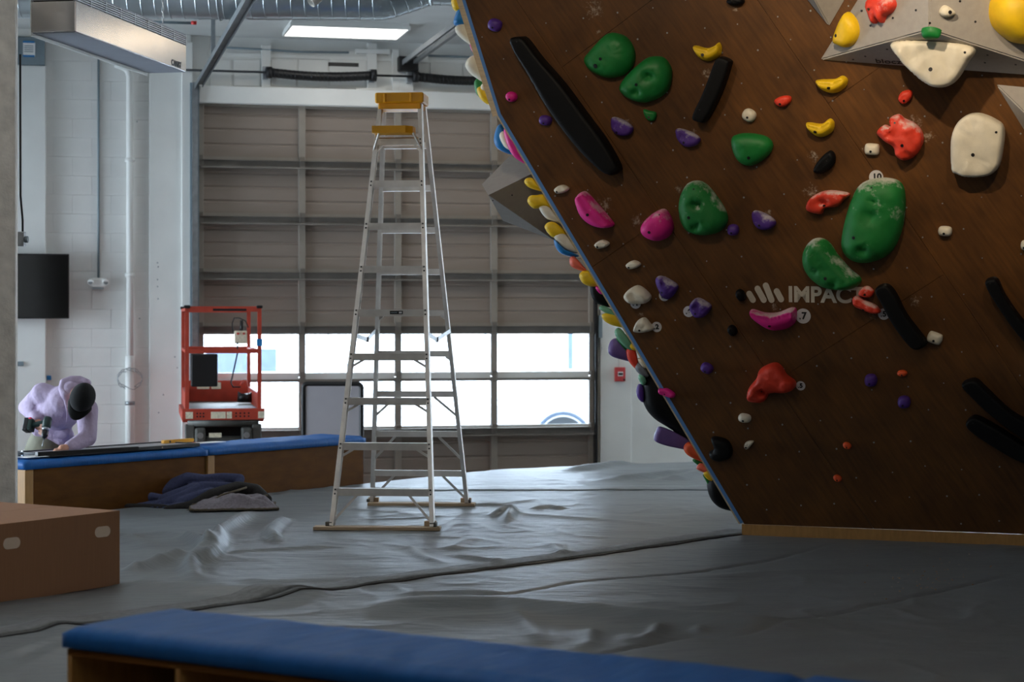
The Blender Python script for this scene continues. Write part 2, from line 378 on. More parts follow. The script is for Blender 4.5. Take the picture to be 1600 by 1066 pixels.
def spring(xa, xb):
    n = 26; L = xb-xa; pts = []
    for i in range(n*12+1):
        t = i/(n*12); a = 2*math.pi*i/12; pts.append((xa+L*t, -.14+.042*math.cos(a), zsp-.03*math.sin(math.pi*t)+.042*math.sin(a)))
    MB().tube(pts, .0125, 6).build('spring', 'black', sp)
    MB().tube([(xa+(xb-xa)*i/12, -.14, zsp-.03*math.sin(math.pi*i/12)) for i in range(13)],.050,14).build('spring_core', 'black', sp)
    MB().cyl((xa-.02,-.14,zsp),(xa+.04,-.14,zsp),.062,14).build('spring_cone', 'dark', sp)
    MB().cyl((xb-.04,-.14,zsp),(xb+.02,-.14,zsp),.066,14).build('spring_cone', 'dark', sp)
spring(lx(419,-.14), lx(585,-.14)); spring(lx(648,-.14), lx(800,-.14))
for x in (415, 581, 640): MB().bbox(lx(x,-.1)-.03, lx(x,-.1)+.03, -.10, -.05, zsp-.07, zsp+.07, .005).build('bracket', 'galv', sp)
def track(name, x, z, l, label, wdt=.07):
    t = empty(name, WM, label, 'door track')
    MB().box(x-wdt/2, x+wdt/2, -l, -.12, z, z+.006).box(x-wdt/2, x-wdt/2+.006, -l, -.12, z-.05, z).box(x+wdt/2-.006, x+wdt/2, -l, -.12, z-.03, z).build('rail', 'track', t)
    return t
t = track('door_track', lx(309)+.0, 3.93, 9.0, 'galvanised door track running overhead from the left jamb', .09)
MB().box(lx(300,-.12), lx(309,-.12), -.15, -.12, 1.0, 3.95).build('vertical_rail', 'galv', t)
for y in (-2.2, -6): MB().box(lx(309)-.02, lx(309)+.02, y, y+.04, 3.93, CEIL).build('hanger', 'galv', t)
t = track('operator_rail', lx(628), 4.25, 3.6, 'twin steel operator rail running overhead from the door centre', .05)
MB().box(lx(628)+.10, lx(628)+.14, -3.6, -.1, 4.22, 4.26).build('rail', 'track', t)
MB().bbox(lx(628)-.06, lx(628)+.16, -.16, -.03, 4.14, 4.30, .01).build('wall_bracket', 'dark', t)
# ------------------------------------------------------------------ overhead: duct, lights, heater
du = empty('spiral_duct', (0, 17.4, 4.22), 'shiny galvanised spiral air duct under the ceiling', 'air duct')
RD = .23
def dpt(px, py, D=17.4):
    p = P(px, py, D); return Vector((p.x, 0, p.z-4.22))
zc_ = P(500,31,17.4).z - 4.22 + RD
path = [(-5.2, 0, zc_+.02), (dpt(596,0).x, 0, zc_-.005), (dpt(668,0).x, .0, zc_+.13), (dpt(668,0).x+2.2, .0, zc_+.13)]
pts = []
for i in range(len(path)-1):
    a, b = Vector(path[i]), Vector(path[i+1]); n = max(2, int((b-a).length/.03))
    pts += [a.lerp(b, k/n) for k in range(n)]
pts.append(Vector(path[-1]))
MB().tube(pts, RD, 40).build('duct_run', 'duct', du)
k = 0; acc = 0; rings = MB()
for i in range(1, len(pts)):
    acc += (pts[i]-pts[i-1]).length
    if acc > .115:
        acc = 0; d = (pts[i]-pts[i-1]).normalized()
        MB().tube([pts[i]-d*.006, pts[i]-d*.003, pts[i]+d*.003, pts[i]+d*.006], [RD+.0005, RD+.0028, RD+.0028, RD+.0005], 36, cap=False).build('seam_rib', 'duct', du)
for x in (-4.2, -2.6): MB().tube([(x, RD*math.cos(a)*1.02, zc_+RD*math.sin(a)*1.02) for a in [math.pi*i/12 for i in range(25)]], .008, 6, closed=False).build('hanger_strap', 'galv', du)
for x in (-4.2, -2.6): MB().cyl((x,0,zc_+RD), (x,0,CEIL-4.22), .006, 6).build('hanger_rod', 'galv', du)
def led(cx, cy, label, rz=0, lx_=1.22, ly_=.62, group='ceiling led panels', m='led'):
    t = empty('ceiling_light', Matrix.Translation((cx, cy, CEIL-.06)) @ Matrix.Rotation(rz, 4, 'Z'), label, 'ceiling light', group)
    MB().box(-lx_/2, lx_/2, -ly_/2, ly_/2, -.004, .0).build('diffuser', m, t)
    mb = MB()
    for a in (-1, 1): mb.box(-lx_/2-.012, lx_/2+.012, a*ly_/2-.006, a*ly_/2+.006, -.008, .03); mb.box(a*lx_/2-.012, a*lx_/2+.012, -ly_/2, ly_/2, -.008, .03)
    mb.build('frame', 'white_smooth', t); MB().box(-lx_/2, lx_/2, -ly_/2, ly_/2, .004, .06).build('housing', 'white_smooth', t)
pl = (P(454,31,20)+P(640,34,20))/2; pf_ = (P(441,49,20.8)+P(622,55,20.8))/2
led(-1.74, 20.42, 'bright white led panel on the ceiling in front of the garage door', AW, 1.22, .74, 'ceiling led panels', 'led_soft')
led(-2.6, 14.2, 'white led panel on the ceiling above the far bench', 0)
led(-3.1, 10.4, 'unseen led panel placed to light the cardboard box from above', 0)  # out of view, positioned to brighten the box top and column
led(-3.9, 4.6, 'unseen led panel added left of the viewer for front light', 0)  # added out of view to light the ladder from the front
led(-1.5, 6.6, 'unseen led panel added to brighten the near bench', 0)  # added out of view to lift the foreground cushion and ladder steps
led(-2.4, 1.2, 'unseen led fill panel added above the viewer', 0)  # added fill from the camera side, no known fixture
led(1.6, 1.6, 'unseen led fill panel added to the right of the viewer', 0)  # second added fill lamp on the camera side
led(1.0, 19.9, 'hidden warm panel added behind the climbing wall for the heater highlight', AW, 1.22, .62, 'ceiling led panels', 'added_warm')  # hidden lamp added so the heater reflects a warm glow
def spot(loc, target, label, watt, size=70, blend=.7, col=(1,.80,.56)):
    loc = Vector(loc); d = (Vector(target)-loc).normalized(); q = d.to_track_quat('-Z', 'Y')
    t = empty('track_spotlight', Matrix.Translation(loc) @ q.to_matrix().to_4x4(), label, 'spotlight', 'warm track spotlights')
    mb = MB(); n = 20
    prof = [(.0,.16),(.036,.16),(.042,.15),(.042,0.0),(.036,-.004),(.036,.02),(0,.02)]
    mb.add([(r*math.cos(2*math.pi*k/n), r*math.sin(2*math.pi*k/n), z) for r, z in prof for k in range(n)],
           [(i*n+k, i*n+(k+1) % n, (i+1)*n+(k+1) % n, (i+1)*n+k) for i in range(len(prof)-1) for k in range(n)], True)
    mb.build('lamp_head', 'white_smooth', t)
    inv = t.matrix_world.inverted()
    top = inv @ Vector((loc.x, loc.y, CEIL)); MB().cyl((0,0,.10), top, .01, 8).build('stem', 'white_smooth', t)
    l = bpy.data.lights.new('spot_beam', 'SPOT'); l.energy = watt; l.color = col; l.spot_size = math.radians(size); l.spot_blend = blend; l.shadow_soft_size = .05
    lo = bpy.data.objects.new('spot_beam', l); COL.objects.link(lo); lo.parent = t; lo.location = (0,0,-.02)
spot(P(486,4,14.6), P(245,200,14.0), 'small white track spotlight in front of the duct', 12, 50)
spot((1.2, 9.2, 4.25), (2.7, 12.2, 3.2), 'white track spotlight aimed at the grey volume', SPOT_W, 62, 1.0)
spot((2.6, 8.6, 4.25), (3.3, 12.0, 3.0), 'white track spotlight aimed at the right of the climbing wall', SPOT_W*.5, 62, 1.0)
spot((-.6, 9.4, 4.25), (.9, 12.6, 3.0), 'white track spotlight aimed at the left edge of the climbing wall', SPOT_W*.40, 62, 1.0)
# heater: long box running away from the viewer
D1 = 13.0; zb = P(118,50,D1).z; a0 = P(118,50,D1); D2 = (zb-CZ)*F/(HY-113); a1 = P(291,113,D2)
hd = (a1-a0); HL = hd.length; HMX = frame(a0, (hd.y, -hd.x, 0), (0,0,1))   # local y along its length, x to the right, near right lower edge = origin
he = empty('air_curtain_heater', HMX, 'long silver air curtain heater hanging from the ceiling', 'heater')
HW, HH = .315, .21
MB().bbox(-HW, 0, 0, HL, .004, HH, .006).build('body', 'heater', he)
MB().box(-HW+.01, -.008, .01, HL-.01, -.001, .006).build('underside', 'heater_d', he)
MB().box(-HW+.012, -.012, .012, HL-.012, HH, HH+.075).build('intake_core', 'black', he)
for i in range(5):
    z = HH+.006+i*.015
    MB().box(-HW, .0, 0, .006, z, z+.006).build('louvre', 'heater_d', he)
    MB().box(-.012, 0, 0, HL, z, z+.006).build('louvre', 'galv', he)
for j in range(9):
    y = HL*j/8; MB().box(-.014, .001, y-.005, y+.005, HH, HH+.078).build('grille_bar', 'galv', he)
MB().box(-HW-.006, -HW, 0, HL, -.02, HH+.02).build('back_plate', 'white_smooth', he)
MB().box(-HW, 0, 0, HL, HH+.075, HH+.082).build('top_cover', 'heater_d', he)
text('CAMBT', 'lettering', 'ink', he, Matrix.Translation((.002, HL-.22, .035)) @ Matrix.Rotation(math.pi/2, 4, 'Z') @ TXT, .065, .001)
for y in (.25, HL-.25):
    for i in range(int((CEIL-zb-HH-.08)/.035)):
        c = Vector((-HW/2+.06, y, HH+.1+i*.035)); ang = (i % 2)*math.pi/2
        MB().tube([c+Vector((.008*math.cos(t)*math.cos(ang), .008*math.cos(t)*math.sin(ang), .022*math.sin(t))) for t in [2*math.pi*k/10 for k in range(10)]], .0025, 5, closed=True).build('chain_link', 'galv', he)
# ------------------------------------------------------------------ things on the street wall
def wobj(o, label, cat, group=None):
    o.matrix_world = WM; return tag(o, label, cat, group)
pp = [wl(180,100,-.08), wl(192,104,-.08), wl(200,110,-.08), wl(203,120,-.08), wl(203,300,-.08), wl(203,560,-.08)]
pipe = empty('drain_pipe', WM, 'white vertical drain pipe on the block wall', 'pipe')
MB().tube(pp, .038, 14).build('upper_pipe', 'white_smooth', pipe)
MB().tube([wl(203,556,-.08), wl(203,570,-.08), wl(203,585,-.08), Vector((wl(203,600,-.08).x, -.08, ZF))], [.045,.05,.05,.045], 14).build('lower_pipe', 'white_smooth', pipe)
for y in (250, 430, 630): MB().tube([wl(203,y,-.08)+Vector((0,0,-.02)), wl(203,y,-.08)+Vector((0,0,.02))], .052, 14).build('pipe_clamp', 'galv' if y == 630 else 'white_smooth', pipe)
lp = [wl(203,592,-.14)+Vector((.13*math.sin(t*1.0), .05*math.sin(t*.5), .10*math.cos(t)+.02*math.sin(3.3*t))) for t in [i*.35 for i in range(54)]]
wobj(MB().tube(lp, .004, 5).build('wire_coil', 'galv'), 'tangle of thin wire looped around the drain pipe', 'wire')
c = empty('emergency_light', WM, 'twin head emergency light on the block wall', 'emergency light')
q = wl(153,442,-.03)
MB().bbox(q.x-.08, q.x+.08, -.11, -.02, q.z-.05, q.z+.05, .025).build('housing', 'white_smooth', c)
for s in (-1, 1):
    h = MB().tube([(q.x+s*.07, -.09, q.z+.02), (q.x+s*.08, -.15, q.z+.0)], [.028,.034], 14).build('lamp_head', 'white_smooth', c)
    MB().cyl((q.x+s*.08, -.15, q.z), (q.x+s*.0805, -.153, q.z), .022, 14).build('lens', 'galv', h)
MB().bbox(q.x-.06, q.x+.06, -.10, -.03, q.z-.07, q.z-.05, .006).build('tray', 'galv', c)
wobj(MB().cyl(wl(154,60,-.035), wl(154,434,-.035), .012, 10).build('conduit', 'steel_blue'), 'grey vertical conduit down to the emergency light', 'conduit')
tv = empty('television', WM, 'black wall mounted television beside the concrete column', 'television')
x1, z1, z0 = lx(108,-.2), wl(108,397,-.2).z, wl(108,498,-.2).z
MB().bbox(x1-1.22, x1, -.22, -.18, z0, z1, .006).build('bezel', 'black', tv)
MB().box(x1-1.205, x1-.012, -.222, -.2195, z0+.015, z1-.012).build('screen', 'screen', tv)
MB().box(x1-.8, x1-.4, -.18, -.10, z0+.2, z1-.2).build('wall_bracket', 'dark', tv)
sb = empty('steel_beam_stub', WM, 'blue grey steel beam end above the white pilaster', 'beam')
MB().bbox(lx(20,-.14)-.5, lx(70,-.14), -.14, 0, wl(50,101,-.14).z, wl(50,58,-.14).z, .005).build('flange', 'steel_blue', sb)
MB().bbox(lx(20,-.12)-.5, lx(67,-.12), -.12, 0, wl(50,57,-.14).z, CEIL, .005).build('web', 'white_smooth', sb)
nt_ = empty('notice', WM, 'small white notice with blue bands on the steel beam', 'sign')
MB().box(lx(36,-.15), lx(55,-.15), -.146, -.142, wl(45,88,-.15).z, wl(45,66,-.15).z).build('sheet', 'paper', nt_)
for y0, y1 in ((64,67),(86,89)): MB().box(lx(36,-.15), lx(54,-.15), -.149, -.146, wl(45,y1,-.15).z, wl(45,y0,-.15).z).build('blue_band', 'ink_blue', nt_)
for y in (71,74,77,80): MB().box(lx(38,-.15), lx(52,-.15), -.1475, -.146, wl(45,y+1.2,-.15).z, wl(45,y,-.15).z).build('text_line', 'steel_blue', nt_)
wobj(MB().bbox(lx(25,-.1), lx(37,-.1), -.118, -.10, wl(30,572,-.1).z, wl(30,565,-.1).z, .003).build('thermostat', 'steel_blue'), 'small grey thermostat below the television', 'thermostat')
wobj(MB().bbox(lx(73,-.03), lx(80,-.03), -.06, -.0, wl(76,594,-.03).z, wl(76,587,-.03).z, .006).build('wall_hook', 'ink_blue'), 'dark blue hook on the wall behind the person', 'hook')
sp_ = empty('sprinkler_pipe', (0,0,0), 'thin red capped pipe under the ceiling beside the heater', 'pipe')
MB().cyl(P(190,33,18.6), P(300,36,18.6), .014, 8).build('pipe_run', 'steel_blue', sp_); MB().cyl(P(299,35.5,18.6), P(307,36,18.6), .018, 10).build('cap', 'ink_red', sp_)
# bolt holes in the painted pilaster
hx = empty('anchor_bolts', WM, 'row of small anchor bolts in the white pilaster', 'bolts')
for x, y in ((246,411),(247,417),(246,437),(246,448),(247,467),(218,498),(273,558),(277,575),(255,617),(248,645),(214,190)): MB().ell(wl(x,y,-.06), .008, .006, .008, nu=8, nv=6).build('bolt', 'galv', hx)
# right of the door
fa = empty('fire_alarm_pull', WM, 'red fire alarm pull station on the white wall', 'fire alarm')
qa, qb = wl(960,574,-.06), wl(976,596,-.06)
MB().bbox(qa.x, qb.x, -.10, -.05, qb.z, qa.z, .008).build('housing', 'alarm', fa)
MB().box(qa.x+.03, qb.x-.03, -.104, -.10, (qa.z+qb.z)/2-.02, (qa.z+qb.z)/2+.03).build('pull_bar', 'paper', fa)
MB().box(qa.x+.035, qb.x-.035, -.107, -.104, (qa.z+qb.z)/2-.008, (qa.z+qb.z)/2+.016).build('pull_slot', 'dark', fa)
MB().cyl((qa.x+.05,-.06,qa.z), (qa.x+.05,-.06,qa.z+.35), .007, 8).build('conduit', 'white_smooth', fa)
MB().box(qb.x-.03, qb.x-.005, -.103,-.10, qb.z+.01, qb.z+.03).build('key_lock', 'dark', fa)
wobj(MB().bbox(lx(935,-.08), lx(941,-.08), -.09, -.05, wl(938,528,-.08).z, wl(938,493,-.08).z, .004).build('door_chain_guard', 'steel_blue'), 'narrow grey guard on the wall right of the garage door', 'guard')
wobj(MB().tube([wl(937,530,-.06), wl(940,545,-.06), wl(937,560,-.06), wl(932,585,-.06)], .004, 5).build('hanging_cord', 'galv'), 'thin cord hanging beside the right jamb', 'cord')
# ------------------------------------------------------------------ concrete column at the left
XC = P(24.5,500,12.6).x
cl = tag(MB().bbox(-.6, 0, 0, .6, ZF, CEIL, .012).build('column_1', 'concrete'), 'rough grey concrete column at the left edge', 'column', kind='structure')
cl.matrix_world = frame(Vector((XC, 12.6, 0)), WX, (0,0,1))
sw = empty('switch_box', (XC, 12.7, P(28,372,12.6).z), 'small metal switch box on the concrete column with a cable', 'switch box')
MB().bbox(-.005, .035, -.03, .03, -.05, .045, .004).build('box', 'galv', sw); MB().cyl((.035,0,-.005),(.055,0,-.005),.022,12).build('knob', 'steel_blue', sw)
MB().tube([(.02,0,.04),(.02,0,.12),(.006,0,.28),(.004,0,1.2)], .007, 8).build('cable', 'dark', sw)
# ------------------------------------------------------------------ street outside
struct('ground', MB().box(-40, 40, 22.5, 70, ZF-.12, ZF-.05), 'snow', 'pale bright street outside the windows', 'street')
bd = empty('street_building', (0, 44, ZF-.05), 'pale building across the street seen through the windows', 'building')
MB().box(-24, 24, 0, 6, 0, 9).build('facade', 'facade', bd)
def bwin(px0, px1, py0, py1):
    a, b = P(px0,py1,44), P(px1,py0,44); f = MB().box(a.x, b.x, -.08, .02, a.z-ZF+.05, b.z-ZF+.05).build('window', 'facade', bd)
    MB().box(a.x+.1, b.x-.1, -.1, -.08, a.z-ZF+.15, b.z-ZF-.05).build('pane', 'fwin', f)
for q in ((316,396,538,590),(400,440,538,588),(446,460,538,590),(410,472,640,676),(505,522,512,560),(535,552,560,600),(753,764,508,584),(880,902,508,584)): bwin(*q)
ca = empty('parked_car', (P(880,660,27).x, 27, ZF-.05), 'white parked car with a dark wheel outside the right windows', 'car')
def prof_car(y0, y1):
    pr = [(-1.2,.32),(-1.15,.62),(-.9,.78),(-.1,.86),(.5,1.32),(1.6,1.38),(2.4,1.05),(3.0,.95),(3.1,.4),(3.0,.3)]
    return MB().prism(pr, lambda u, v, d: (u, d, v), y0, y1)
prof_car(0, 1.7).build('body', 'carp', ca)
MB().prism([(.02,.9),(.55,1.27),(1.0,1.3),(1.0,.9)], lambda u,v,d:(u,d,v), -.01, .02).build('side_window', 'carp', ca)
MB().prism([(1.06,.9),(1.06,1.3),(1.55,1.32),(2.2,1.0),(2.2,.9)], lambda u,v,d:(u,d,v), -.01, .02).build('side_window', 'fwin', ca)
for x in (0, 2.4):
    arch = MB().tube([(x+.37*math.cos(t), -.012, .31+.37*math.sin(t)) for t in [math.pi*i/14 for i in range(15)]], .03, 6).build('wheel_arch', 'fwin', ca)
    wh = MB().cyl((x,-.02,.31),(x,.2,.31),.32,28).build('wheel', 'tyre', ca); MB().cyl((x,-.035,.31),(x,-.015,.31),.20,24).build('wheel_rim', 'carp', wh)
# ================================================================== MAT
U_ = Vector((.588,.809,0))
def dfar(x):
    a = 13.8 + (x+3.44)*1.376
    b = 18.28 + (x+.36)*.49
    return min(a, b)
def dnear(x): return 6.29 + .25 - .633*(x+1.45)
RIDGES = []
def ridge(pts, h, wd):
    q = [G(x, y) for x, y in pts]; wd *= .8 if h > 0 else 1; h *= 1.45 if h > .02 else 1.1; RIDGES.append(([(p.x, p.y) for p in q], h, wd))
ridge([(200,897),(225,890),(255,878),(292,866)], .035, .07)
ridge([(285,838),(305,848),(322,862),(326,868)], .04, .06)
ridge([(398,802),(385,812),(362,824),(342,838),(332,856),(318,868),(300,882),(296,892),(305,905)], .05, .06)
ridge([(346,840),(344,858),(335,872),(312,884)], .045, .05)
ridge([(448,812),(432,824),(423,836),(432,850)], .035, .06)
ridge([(190,850),(220,836),(260,833),(300,838),(330,836)], .012, .05)
ridge([(350,869),(400,862),(480,857),(530,856)], .012, .05)
ridge([(180,832),(215,850),(240,858)], .02, .1)
ridge([(200,913),(240,920),(330,926),(430,930),(520,928)], .03, .16)
ridge([(360,905),(430,910),(500,908),(580,905)], .012, .08)
ridge([(560,955),(640,948),(780,946),(900,956),(1030,968),(1180,978),(1300,976)], .03, .16)
ridge([(620,934),(700,928),(800,930)], .015, .07)
ridge([(1030,978),(1022,992),(1000,1004)], .02, .045); ridge([(1095,982),(1090,990)], .014, .04)
ridge([(924,985),(918,1012)], .016, .05); ridge([(980,992),(985,1004)], .01, .05)
ridge([(800,955),(820,975),(850,1005)], .012, .05)
ridge([(560,815),(620,812),(700,808)], .008, .05); ridge([(700,860),(720,850),(740,842)], .015, .07)
ridge([(770,808),(800,800),(792,818)], .035, .06); ridge([(830,796),(860,792),(880,796)], .02, .06)
ridge([(760,800),(840,806),(960,815),(1040,822)], .010, .09)
ridge([(600,850),(640,858),(660,870),(690,880)], .012, .05); ridge([(770,870),(775,878),(700,866)], .015, .05)
ridge([(840,780),(780,790),(700,790)], .012, .06); ridge([(860,848),(875,862),(880,866)], .015, .06)
ridge([(880,738),(940,730),(990,722)], .03, .12); ridge([(950,752),(1020,745),(1100,738)], .03, .12); ridge([(1040,752),(1080,745),(1110,738)], .03, .12)
ridge([(1130,1000),(1240,975),(1400,940),(1600,895)], -.010, .022)
ridge([(700,938),(800,930),(900,910),(1000,902),(1100,893),(1200,876),(1300,850)], -.010, .022)
ridge([(930,1024),(1000,1010),(1080,995),(1130,1000)], -.010, .022)
ridge([(1080,905),(1250,895),(1400,893)], .012, .10)
ridge([(480,800),(560,798),(640,806)], .008, .06)
ridge([(60,960),(120,1000),(60,1040)], .02, .1); ridge([(0,1030),(60,1010),(95,1004)], .02, .08)
def seg_d(px, py, a, b):
    ax, ay = a; bx, by = b; dx, dy = bx-ax, by-ay; L = dx*dx+dy*dy
    t = max(0, min(1, ((px-ax)*dx+(py-ay)*dy)/L)) if L else 0
    return math.hypot(px-ax-t*dx, py-ay-t*dy), t
RB = [(min(p[0] for p in pts)-4*wd, max(p[0] for p in pts)+4*wd, min(p[1] for p in pts)-4*wd, max(p[1] for p in pts)+4*wd) for pts, h, wd in RIDGES]
SA, SB = Vector((-2.28, 8.71, 0)), Vector((1.5, 12.86, 0)); SD = (SB-SA).normalized(); SN = Vector((-SD.y, SD.x, 0))
def mat_h(x, y):
    z = 0
    for (pts, h, wd), bb in zip(RIDGES, RB):
        if bb[0] < x < bb[1] and bb[2] < y < bb[3]:
            n = len(pts)-1; best = 9; s = 0
            for i in range(n):
                d, t = seg_d(x, y, pts[i], pts[i+1])
                if d < best: best = d; s = (i+t)/n
            z += h*math.exp(-(best/wd)**2)*min(1, 5*min(s, 1-s)+.15)
    p = Vector((x*.55, y*.55, 0)); z += .007*noise.noise(p)
    q = Vector((x*1.1+.9*y, y*3.2-1.2*x, 3)); z += .0030*noise.noise(q) + .0024*noise.noise(q*2.3) + .0016*abs(noise.noise(q*4.1))
    r = Vector((x*.8-2.2*y, y*1.1+3.6*x, 7)); z += .003*abs(noise.noise(r*1.6))
    m1 = max(0, noise.noise(Vector((x*.7, y*.7, 21)))+.15)
    z += .016*m1*max(0, 1-abs(noise.noise(Vector((x*1.1+.5*y, y*1.2-.4*x, 11))))*1.15)**9
    z += .012*max(0, noise.noise(Vector((x*.8, y*.8, 33)))+.1)*max(0, 1-abs(noise.noise(Vector((x*2.4-1.0*y, y*1.6+1.5*x, 17))))*1.1)**8
    return z
NX, NY = 520, 600
xs = [-4.3 + 9.6*(i/NX) for i in range(NX+1)]
vs_, fs_ = [], []
for i, x in enumerate(xs):
    a, b = dnear(x), dfar(x)
    for j in range(NY+1):
        t = j/NY; y = a + (b-a)*t
        e = b-y; z = mat_h(x, y)
        if e < .10: z -= .10*(1-math.sqrt(max(0, 1-((.10-e)/.10)**2)))
        vs_.append((x, y, z))
    vs_ += [(x, b, -.3), (x, b, ZF)]
R_ = NY+3
for i in range(NX):
    for j in range(R_-1): fs_.append((i*R_+j, (i+1)*R_+j, (i+1)*R_+j+1, i*R_+j+1))
mm = mat('grey_mat_canvas', S(114,121,125), .42, var=.10, scale=1.3, bump=.42, bscale=7, stretch=(1,3.2,1), spec=.5, dist=.014)
M['mat'] = mm
mtmb = MB(); mtmb.add(vs_, fs_, True)
me = bpy.data.meshes.new('padded_floor_mat'); me.from_pydata(mtmb.v, [], mtmb.f); me.update(); me.polygons.foreach_set('use_smooth', [True]*len(me.polygons))
pm = tag(link('padded_floor_mat', me, mm), 'wide grey padded floor mat with a wrinkled canvas cover', 'mat')
def strip(name, a, b, wd, m, wob=.006, lift=.006, edge=.012, n=160):
    d = (b-a).normalized(); nn = Vector((-d.y, d.x, 0)); L = (b-a).length; v = []; f = []
    for i in range(n+1):
        t = i/n; p = a + d*L*t; w2 = wd/2 + wob*noise.noise(Vector((t*L*3, 1, 0)))
        pr = [(-w2,0),(-w2+.004,1),(-w2*.5,.7),(0,1.2),(w2*.5,.8),(w2-.004,1),(w2,0)]
        for o_, hgt in pr:
            q = p + nn*o_; v.append((q.x, q.y, mat_h(q.x, q.y)+lift*hgt+.004*noise.noise(Vector((t*L*9, o_*30, 4)))+(.0 if hgt else -.004)))
    k = 7
    for i in range(n):
        for j in range(k-1): f.append((i*k+j, (i+1)*k+j, (i+1)*k+j+1, i*k+j+1))
    return MB().add(v, f, True).build(name, m, pm)
M['velcro'] = mat('dark_velcro_strip', S(112,115,117), .6, var=.25, scale=30, bump=.5, bscale=50)
strip('velcro_strip', SA-SD*1.4+SN*.03, SB+SN*.03+SD*.05, .19, 'velcro', .008, .007)
strip('seam_edge', SA-SD*1.4-SN*.10, SB+SD*.25-SN*.10, .025, 'black', .006, .006)
a, b = G(560,764), G(1150,763)
strip('velcro_strip', a, b, .42, mm, .02, .007)
# crumbs on the mat under the wall
cr = MB()
for i in range(60):
    x = random.gauss(1450,50); y = 905 + (1450-x)*.16 + random.gauss(0,14); p = G(x, y); r = random.uniform(.002,.005)
    cr.ell((p.x, p.y, mat_h(p.x, p.y)+r*.6), r, r*.8, r*.6, nu=6, nv=4)
tag(cr.build('wood_crumbs', 'ply_pale'), 'scattered tiny wood crumbs on the mat below the climbing wall', 'crumbs', kind='stuff')
# ================================================================== BENCHES
def cushion(L, dep, z0, th, parent, nm='cushion', puck=.006):
    nx, ny = int(L/.03), 14; v = []; f = []
    def pt(i, j, top):
        u = i/nx; w_ = j/ny; x = L*u; y = dep*w_
        e = min(x, L-x, y, dep-y); r = .02
        dz = -(r-math.sqrt(max(0, r*r-(r-min(e, r))**2)))
        n_ = noise.noise(Vector((x*7+y*5.0, y*1.2, 2)))+.5*noise.noise(Vector((x*16+y*9, y*2, 5)))
        return (x, y, z0+th+dz+puck*n_*min(1, e/.05))
    for i in range(nx+1):
        for j in range(ny+1): v.append(pt(i, j, 1))
    def idx(i, j): return i*(ny+1)+j
    for i in range(nx):
        for j in range(ny): f.append((idx(i,j), idx(i+1,j), idx(i+1,j+1), idx(i,j+1)))
    loop = [(i,0) for i in range(nx)] + [(nx,j) for j in range(ny)] + [(i,ny) for i in range(nx,0,-1)] + [(0,j) for j in range(ny,0,-1)]
    k = len(v); n = len(loop)
    for i, j in loop:
        x, y, z = v[idx(i,j)]; bl = .004*noise.noise(Vector((x*25, y*25, 9))); v.append((x+(bl if j not in (0,ny) else 0), y+(bl if j in (0,ny) else 0), z0+th*.45))
    for i, j in loop:
        x, y, z = v[idx(i,j)]; v.append((x, y, z0))
    for q in range(n):
        q2 = (q+1) % n
        f.append((idx(*loop[q]), k+q, k+q2, idx(*loop[q2]))); f.append((k+q, k+n+q, k+n+q2, k+q2))
    f.append(tuple(k+n+q for q in range(n)))
    mb = MB(); mb.add(v, f, True); return mb.build(nm, 'vinyl_blue', parent)
BT = .40; CT = .065
# near bench with cubbies (front faces the viewer)
A = G(97,983,BT); ndir = Vector((1.27,-.80,0)).normalized()
nb = empty('cubby_bench', frame(Vector((A.x, A.y, ZF)), ndir, (0,0,1)), 'blue topped wooden cubby bench in the foreground', 'bench')
LB, DB = 2.36, .53; zt = BT-CT-ZF
cushion(LB, DB, zt+.006, CT, nb)
MB().box(.02, LB-.02, .02, DB-.02, zt+.002, zt+.006).build('black_backing', 'black', nb)
MB().box(.012, LB-.012, .012, DB-.012, zt-.02, zt).build('top_board', 'ply_brown', nb)
MB().box(.012, LB-.012, DB-.03, DB-.012, 0, zt-.02).build('back_board', 'ply_brown', nb)
MB().box(.012, LB-.012, .02, DB-.03, .05, .07).build('bottom_board', 'ply_brown', nb)
nd = 5
for i in range(nd+1):
    x = .012 + (LB-.024-.018)*i/nd; MB().box(x, x+.018, .012, DB-.03, 0, zt-.02).build('divider', 'ply_pale', nb)
MB().box(.03, LB-.03, .02, DB-.03, .36, .378).build('shelf', 'ply_brown', nb)
nb2 = empty('cubby_bench', frame(Vector((A.x, A.y, ZF))+ndir*(LB+.02)+Vector((ndir.y,-ndir.x,0))*.0, ndir, (0,0,1)), 'blue topped bench continuing past the lower right corner', 'bench')
cushion(1.8, DB, zt+.006, CT, nb2); MB().box(.01, 1.79, .012, DB-.012, 0, zt).build('body', 'ply_brown', nb2)
# canvas bag stuffed in the first cubby
bag = tag(None or MB().add([], []).build('canvas_bag', 'canvas'), 'crumpled cream canvas bag inside the first cubby', 'bag')
def crumple(o, c, rx, ry, rz, seed, amp=.3):
    bm = bmesh.new(); bmesh.ops.create_icosphere(bm, subdivisions=4, radius=1)
    for v in bm.verts:
        n = noise.noise(v.co*2.2+Vector((seed,0,0)))+.5*abs(noise.noise(v.co*5+Vector((0,seed,0))))
        v.co = Vector((v.co.x*rx, v.co.y*ry, v.co.z*rz))*(1+amp*n)
    for f in bm.faces: f.smooth = True
    bm.to_mesh(o.data); bm.free(); o.location = c
crumple(bag, nb.matrix_world @ Vector((.22, .28, .378+.125)), .11, .14, .11, 3, .35)
